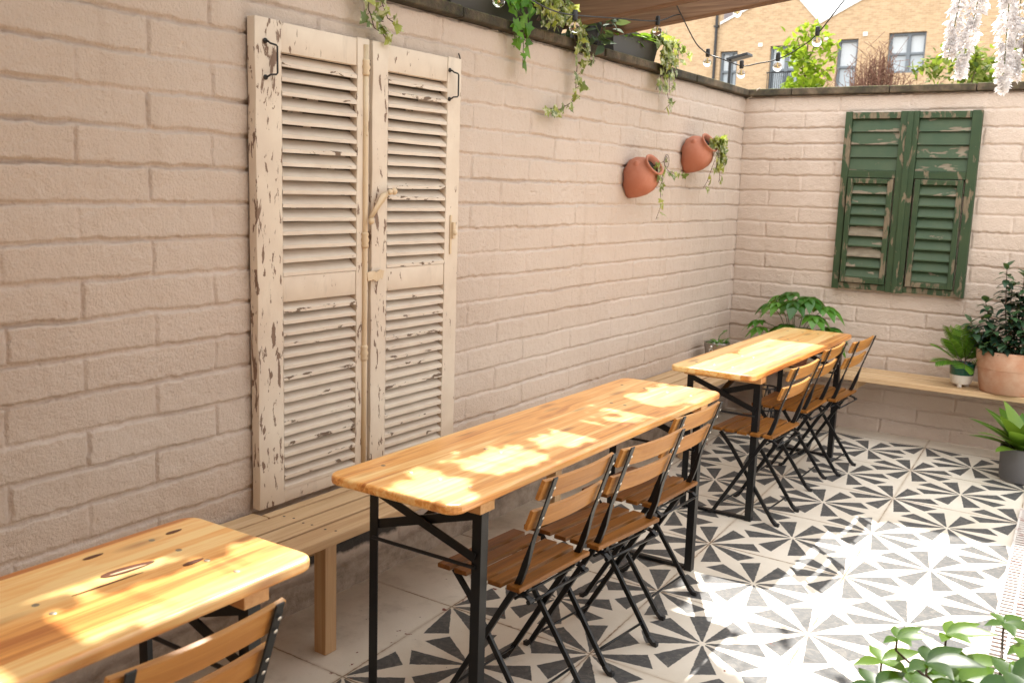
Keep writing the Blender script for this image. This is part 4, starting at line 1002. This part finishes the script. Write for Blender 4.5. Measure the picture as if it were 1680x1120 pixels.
lights([(.42,-2.20,2.53),(.42,-2.11,2.478),(.42,-1.94,2.387),(.42,-1.836,2.358),(.43,-1.75,2.342),(.5,-1.76,2.318),(.6,-1.71,2.282),(.72,-1.79,2.28),(.85,-1.87,2.286),(.97,-1.94,2.32),(1.08,-2.0,2.378),(1.20,-2.06,2.50),(1.30,-2.10,2.60)],
    [(.41,-1.73,2.305,.023),(.6,-1.713,2.238,.023),(.85,-1.87,2.247,.023),(1.08,-2.0,2.340,.023)],'black festoon cable with clear round bulbs, sagging in front of the brick building')

# white wisteria garlands, upper right
random.seed(41)
def garland(x,y,z0,z1,w,lean,label):
    t=thing('blossom_garland',(x,y,z0),label,'artificial flowers','white hanging blossom garlands'); h=z0-z1
    st,lf=MB(),MB(); pts=[V((lean*i/6,random.uniform(-.01,.01),-abs(h)*i/6)) for i in range(7)]; st.tube(pts,.0022,5)
    h=abs(h); n=int(h*560)
    for k in range(n):
        u=random.random()**.8; p=V((lean*u,0,-h*u)); rr=1.25*w*(1-.72*u**2.2)*math.sqrt(random.random())*(.75+.35*math.sin(u*23+x*50)); a=random.uniform(0,6.28)
        p+=V((math.cos(a)*rr,math.sin(a)*rr,random.uniform(-.01,.01)))
        for q in range(2):
            d=V((math.cos(a)+random.uniform(-.6,.6),math.sin(a)+random.uniform(-.6,.6),random.uniform(-1.0,.35))); lf.leaf(p,d,V((0,0,1))+rv(.6),random.uniform(.020,.036),random.uniform(.018,.028),.3,.2,0,None,3)
    for k in range(3): lf.leaf((lean,0,-h+.02),(random.uniform(-.4,.3)+lean,random.uniform(-.3,.3),-1),V((1,0,0)),.04,.008,.1,.1,0,.3,3)
    st.build('stem',M['greenstem'],t); lf.build('petals',M['petal'],t)
garland(1.725,-2.0,2.75,2.245,.030,-.045,'short slim white blossom garland, leftmost of the hanging group')
garland(1.825,-2.05,2.75,2.145,.032,-.085,'narrow white blossom garland curving left, second from left')
garland(1.895,-2.0,2.75,2.085,.040,.02,'longest white blossom garland, its tip crossing the dark coping')
garland(1.935,-1.93,2.75,2.15,.042,.01,'thick white blossom garland at the right, next to the timber bracket')
t=thing('timber_bracket',(2.03,-1.95,2.25),'grey brown timber box panel at the upper right corner, behind the blossom','bracket')
mb=MB(); mb.prism([(-.055,.0),(.35,.0),(.35,.6),(-.045,.6)],-.03,.03,ax=1); mb.build('panel',plain('grey_brown_board',(.13,.10,.08),.7),t,bevel=.004)
mb=MB(); mb.prism([(-.052,-.004),(.0,-.075),(.35,-.075),(.35,-.004)],-.026,.026,ax=1); mb.build('lower_board',plain('dark_board',(.085,.066,.058),.7),t,bevel=.004)

# floodlight on a short pole behind the corner
t=thing('floodlight',(-.37,.6,2.0),'slim black floodlight panel on a pole behind the wall corner','floodlight')
mb=MB(); mb.obox((.075,0,.655),(.085,0,.018),(0,.06,.0),(-.003,0,.011)); mb.build('panel',M['black'],t,bevel=.003)
mb=MB(); mb.tube([(.0,0,-2.0),(.0,0,.63)],.012,8); mb.build('pole',M['black'],t); 
# wire hook and little scrawled mark on the wall
mb=MB(); mb.tube([(.012,-3.462,2.150),(.014,-3.455,2.135),(.013,-3.448,2.115),(.014,-3.458,2.095),(.008,-3.468,2.090)],.003,6)
tag(mb.build('wire_hook',M['iron'],loc=(0,0,0)),'short bent black wire on the wall, right of the cream shutters top corner','wire')
mb=MB(); ctr=V((.006,-1.302,1.785))
mb.tube([ctr+V((0,.035*math.sin(a),.040*math.cos(a))) for a in [i*6.283/26+.3*(i>22)*.2 for i in range(27)]],.0016,5)
mb.tube([ctr+V((0,-.022,.012)),ctr+V((0,-.008,.028)),ctr+V((0,.008,.020)),ctr+V((0,-.006,.004)),ctr+V((0,-.018,-.002)),ctr+V((0,.022,-.004))],.0016,5)
tag(mb.build('wall_mark',M['iron']),'small dark oval scribble on the brick between the two terracotta jars','mark')
mb=MB(); mb.tube([(.01,-.01,2.272),(.05,-.018,2.29),(.10,-.045,2.335),(.12,-.05,2.345)],.004,6)
tag(mb.build('cord',plain('pale_cord',(.5,.44,.36),.8)),'pale cord looped over the coping in the wall corner','cord')

# ------------------------------------------------------------------ brick building far behind
t=thing('brick_building',(-9,34,0),'yellow brick apartment building with grey windows and zigzag gables, beyond the far wall','building')
def bmat():
    q=NT('yellow_brick'); c=q.coords(); mp=q.n('ShaderNodeMapping'); mp.inputs['Rotation'].default_value=(R(90),0,0); q.l(c,mp.inputs[0])
    b=q.n('ShaderNodeTexBrick'); b.inputs['Scale'].default_value=1; b.inputs['Brick Width'].default_value=.225; b.inputs['Row Height'].default_value=.075; b.inputs['Mortar Size'].default_value=.006
    b.inputs['Color1'].default_value=(.52,.365,.215,1); b.inputs['Color2'].default_value=(.38,.25,.14,1); b.inputs['Mortar'].default_value=(.50,.41,.31,1)
    b.inputs['Bias'].default_value=-.1; q.l(mp.outputs[0],b.inputs['Vector']); n=q.noise(c,1.2,5,.6)
    n2=q.noise(q.coords(scale=(1,1,3)),4,3); cc=q.mix(q.m('MULTIPLY',n,.5),b.outputs[0],(.44,.30,.16)); q.base(q.mix(q.ramp(n2,[(.5,0.0),(.75,.5)]),cc,(.24,.135,.07)),.9); return q.mat
BR=bmat()
wins=[(-13.89,-13.10,5.2,7.68),(-11.67,-10.40,5.2,7.80),(-8.86,-8.04,5.2,7.91),(-6.88,-5.48,6.5,8.05)]
xs=sorted({-26,4,*[w_[0] for w_ in wins],*[w_[1] for w_ in wins]})
mb=MB()
for a,b in zip(xs[:-1],xs[1:]):
    wn=[w_ for w_ in wins if abs(w_[0]-a)<1e-6]
    if wn: mb.box(a+9,b+9,0,.35,0,wn[0][2]); mb.box(a+9,b+9,0,.35,wn[0][3],8.3)
    else: mb.box(a+9,b+9,0,.35,0,8.3)
top=[(-26,8.3),(-26,11.6),(-13.98,11.6),(-13.975,8.81),(-11.07,10.13),(-9.63,8.59),(-5.2,10.83),(-.8,8.6),(4,10.9),(4,8.3)]
mb.prism([(x+9,z) for x,z in top],0,.35,ax=1); mb.build('facade',BR,t)
mb=MB()
for (xa,za),(xb,zb_) in zip(top[1:-2],top[2:-1]):
    if abs(xb-xa)<.1: continue
    mb.obox(((xa+xb)/2+9,.10,(za+zb_)/2+.05),((xb-xa)/2,0,(zb_-za)/2),(0,.16,0),(0,0,.055))
mb.build('verge_trim',plain('white_trim',(.72,.72,.70),.6),t)
mb=MB()
for (xa,za),(xb,zb_) in zip(top[1:-2],top[2:-1]):
    mb.add([(xa+9,.36,za),(xb+9,.36,zb_),(xb+9,9,zb_),(xa+9,9,za)],[(0,1,2,3)])
mb.box(-17,13,.36,9,0,6.2); mb.build('roof',plain('grey_tiles',(.26,.22,.22),.8),t)
FR=plain('grey_window_frame',(.13,.15,.17),.5); GL=NT('window_glass'); GL.base((.30,.34,.37),.08); GL.bsdf.inputs['Specular IOR Level'].default_value=1.0
BL=plain('pale_blind',(.50,.53,.55),.7)
for i,(a,b,z0,z1) in enumerate(wins):
    mb=MB()
    for x0,x1 in ((a,a+.09),(b-.09,b)): mb.box(x0+9,x1+9,.14,.24,z0,z1)
    for zz in (z0,z1-.1,6.78 if i!=3 else 7.2): mb.box(a+.09+9,b-.09+9,.145,.235,zz,zz+.09)
    if i in (0,1,3): xm=(a+b)/2+(.05); mb.box(xm-.07+9,xm+.07+9,.14,.232,z0+.09,z1-.1)
    f=mb.build('window',FR,t); mb=MB(); mb.box(a+.02+9,b-.02+9,.26,.28,z0,z1); mb.build('pane',GL.mat,f)
    mb=MB(); mb.box(a+.1+9,b-.1+9,.243,.255,6.86 if i!=3 else 7.3,z1-.1); mb.build('blind',BL,f)
mb=MB(); mb.tube([(-14.11+9,-.09,0),(-14.11+9,-.09,9.6)],.065,8)
for z in (3.,6.,8.7): mb.box(-14.21+9,-14.01+9,-.17,0,z,z+.08)
mb.build('drainpipe',M['plastic'],t)
mb=MB()
for k in range(14): mb.box(-11.55+9+k*.085,-11.53+9+k*.085,-.5,-.47,5.6,6.62)
mb.box(-11.58+9,-10.38+9,-.51,-.46,6.62,6.67); mb.box(-11.58+9,-10.38+9,-.5,0,5.5,5.6); mb.build('balcony_rail',M['black'],t)
for x,z in ((-12.1,7.87),(-9.31,7.99),(-7.79,8.07)):
    mb=MB(); mb.box(x+9-.09,x+9+.09,-.05,0,z-.08,z+.08); mb.build('wall_vent',plain('white_vent',(.72,.66,.6),.6),t)

# trees and shrubs beyond the far wall
def crown(lf,c,rad,n,L,Wd):
    cl=[V((random.gauss(0,.45)*rad[0],random.gauss(0,.45)*rad[1],random.uniform(-1,1)*rad[2])) for _ in range(max(6,n//26))]
    for k in range(n):
        q=random.choice(cl); p=V(c)+q+V((random.gauss(0,.13)*rad[0],random.gauss(0,.13)*rad[1],random.gauss(0,.10)*rad[2]))
        lf.leaf(p,rv(),V((0,-.3,1))+rv(.6),L*random.uniform(.6,1.2),Wd*random.uniform(.7,1.1),.2,.1,0,None,3)
def tree(name,x,y,ht,c,rad,n,L,Wd,mat,label,cat):
    t=thing(name,(x,y,-.05),label,cat); st,lf=MB(),MB(); c=V(c)
    st.tube([(0,0,0),(.03,0,ht*.4),(-.02,.02,ht*.75),(0,0,ht)],[.045,.035,.022,.008],8)
    for k in range(9):
        z=ht*random.uniform(.45,.9); a=random.uniform(0,6.28); st.tube([(0,0,z),(math.cos(a)*rad[0]*.5,math.sin(a)*rad[1]*.5,z+.15),(math.cos(a)*rad[0]*.9,math.sin(a)*rad[1]*.9,z+.34)],[.014,.009,.004],5)
    crown(lf,c,rad,n,L,Wd); st.build('trunk',M['stem'],t); lf.build('crown',mat,t)
random.seed(51)
tree('young_tree',-2.05,8.0,4.05,(0,0,3.2),(.42,.42,.85),900,.13,.09,M['treeleaf'],'slender lime green young tree in front of the brick building','tree')
tree('leafy_shrub',.62,5.0,3.1,(.1,0,2.72),(.62,.5,.55),1700,.10,.06,M['bushleaf'],'yellow green leafy shrub beyond the far wall, behind the white blossom','shrub')
t=thing('bare_shrub',(-.28,5.0,-.05),'leafless reddish brown twiggy shrub beyond the far wall, left of the leafy one','shrub'); st=MB()
for k in range(260):
    a=random.uniform(0,6.28); rr=abs(random.gauss(0,.40)); b=V((math.cos(a)*rr*.25,math.sin(a)*.1,1.4)); e=V((math.cos(a)*rr,math.sin(a)*rr*.6,random.uniform(2.6,3.36)-rr*.55))
    m_=b.lerp(e,.6)+rv(.06); st.tube([b,m_,e],[.010,.008,.004],4)
    for q in range(7):
        s_=b.lerp(e,random.uniform(.5,1)); st.tube([s_,s_+rv(.1)+V((0,0,.05)),s_+rv(.18)+V((0,0,.1))],.003,3)
st.tube([(0,0,0),(0,0,.8),(0,0,1.5)],[.05,.04,.03],8); st.build('twigs',M['dry'],t)
# small wire stand under the far bench corner
t=thing('wire_stand',(.47,-.48,0),'small black wire lattice stand on the floor under the corner of the far bench','stand')
mb=MB()
for z in (.01,.15,.30): mb.tube([(.07*math.cos(i*.4488),.07*math.sin(i*.4488),z) for i in range(15)],.005,5)
for k in range(7):
    a=k*.8976
    for s_ in (-1,1): mb.tube([(.07*math.cos(a),.07*math.sin(a),.01),(.07*math.cos(a+s_*.9),.07*math.sin(a+s_*.9),.30)],.004,5)
mb.build('lattice',M['black'],t)
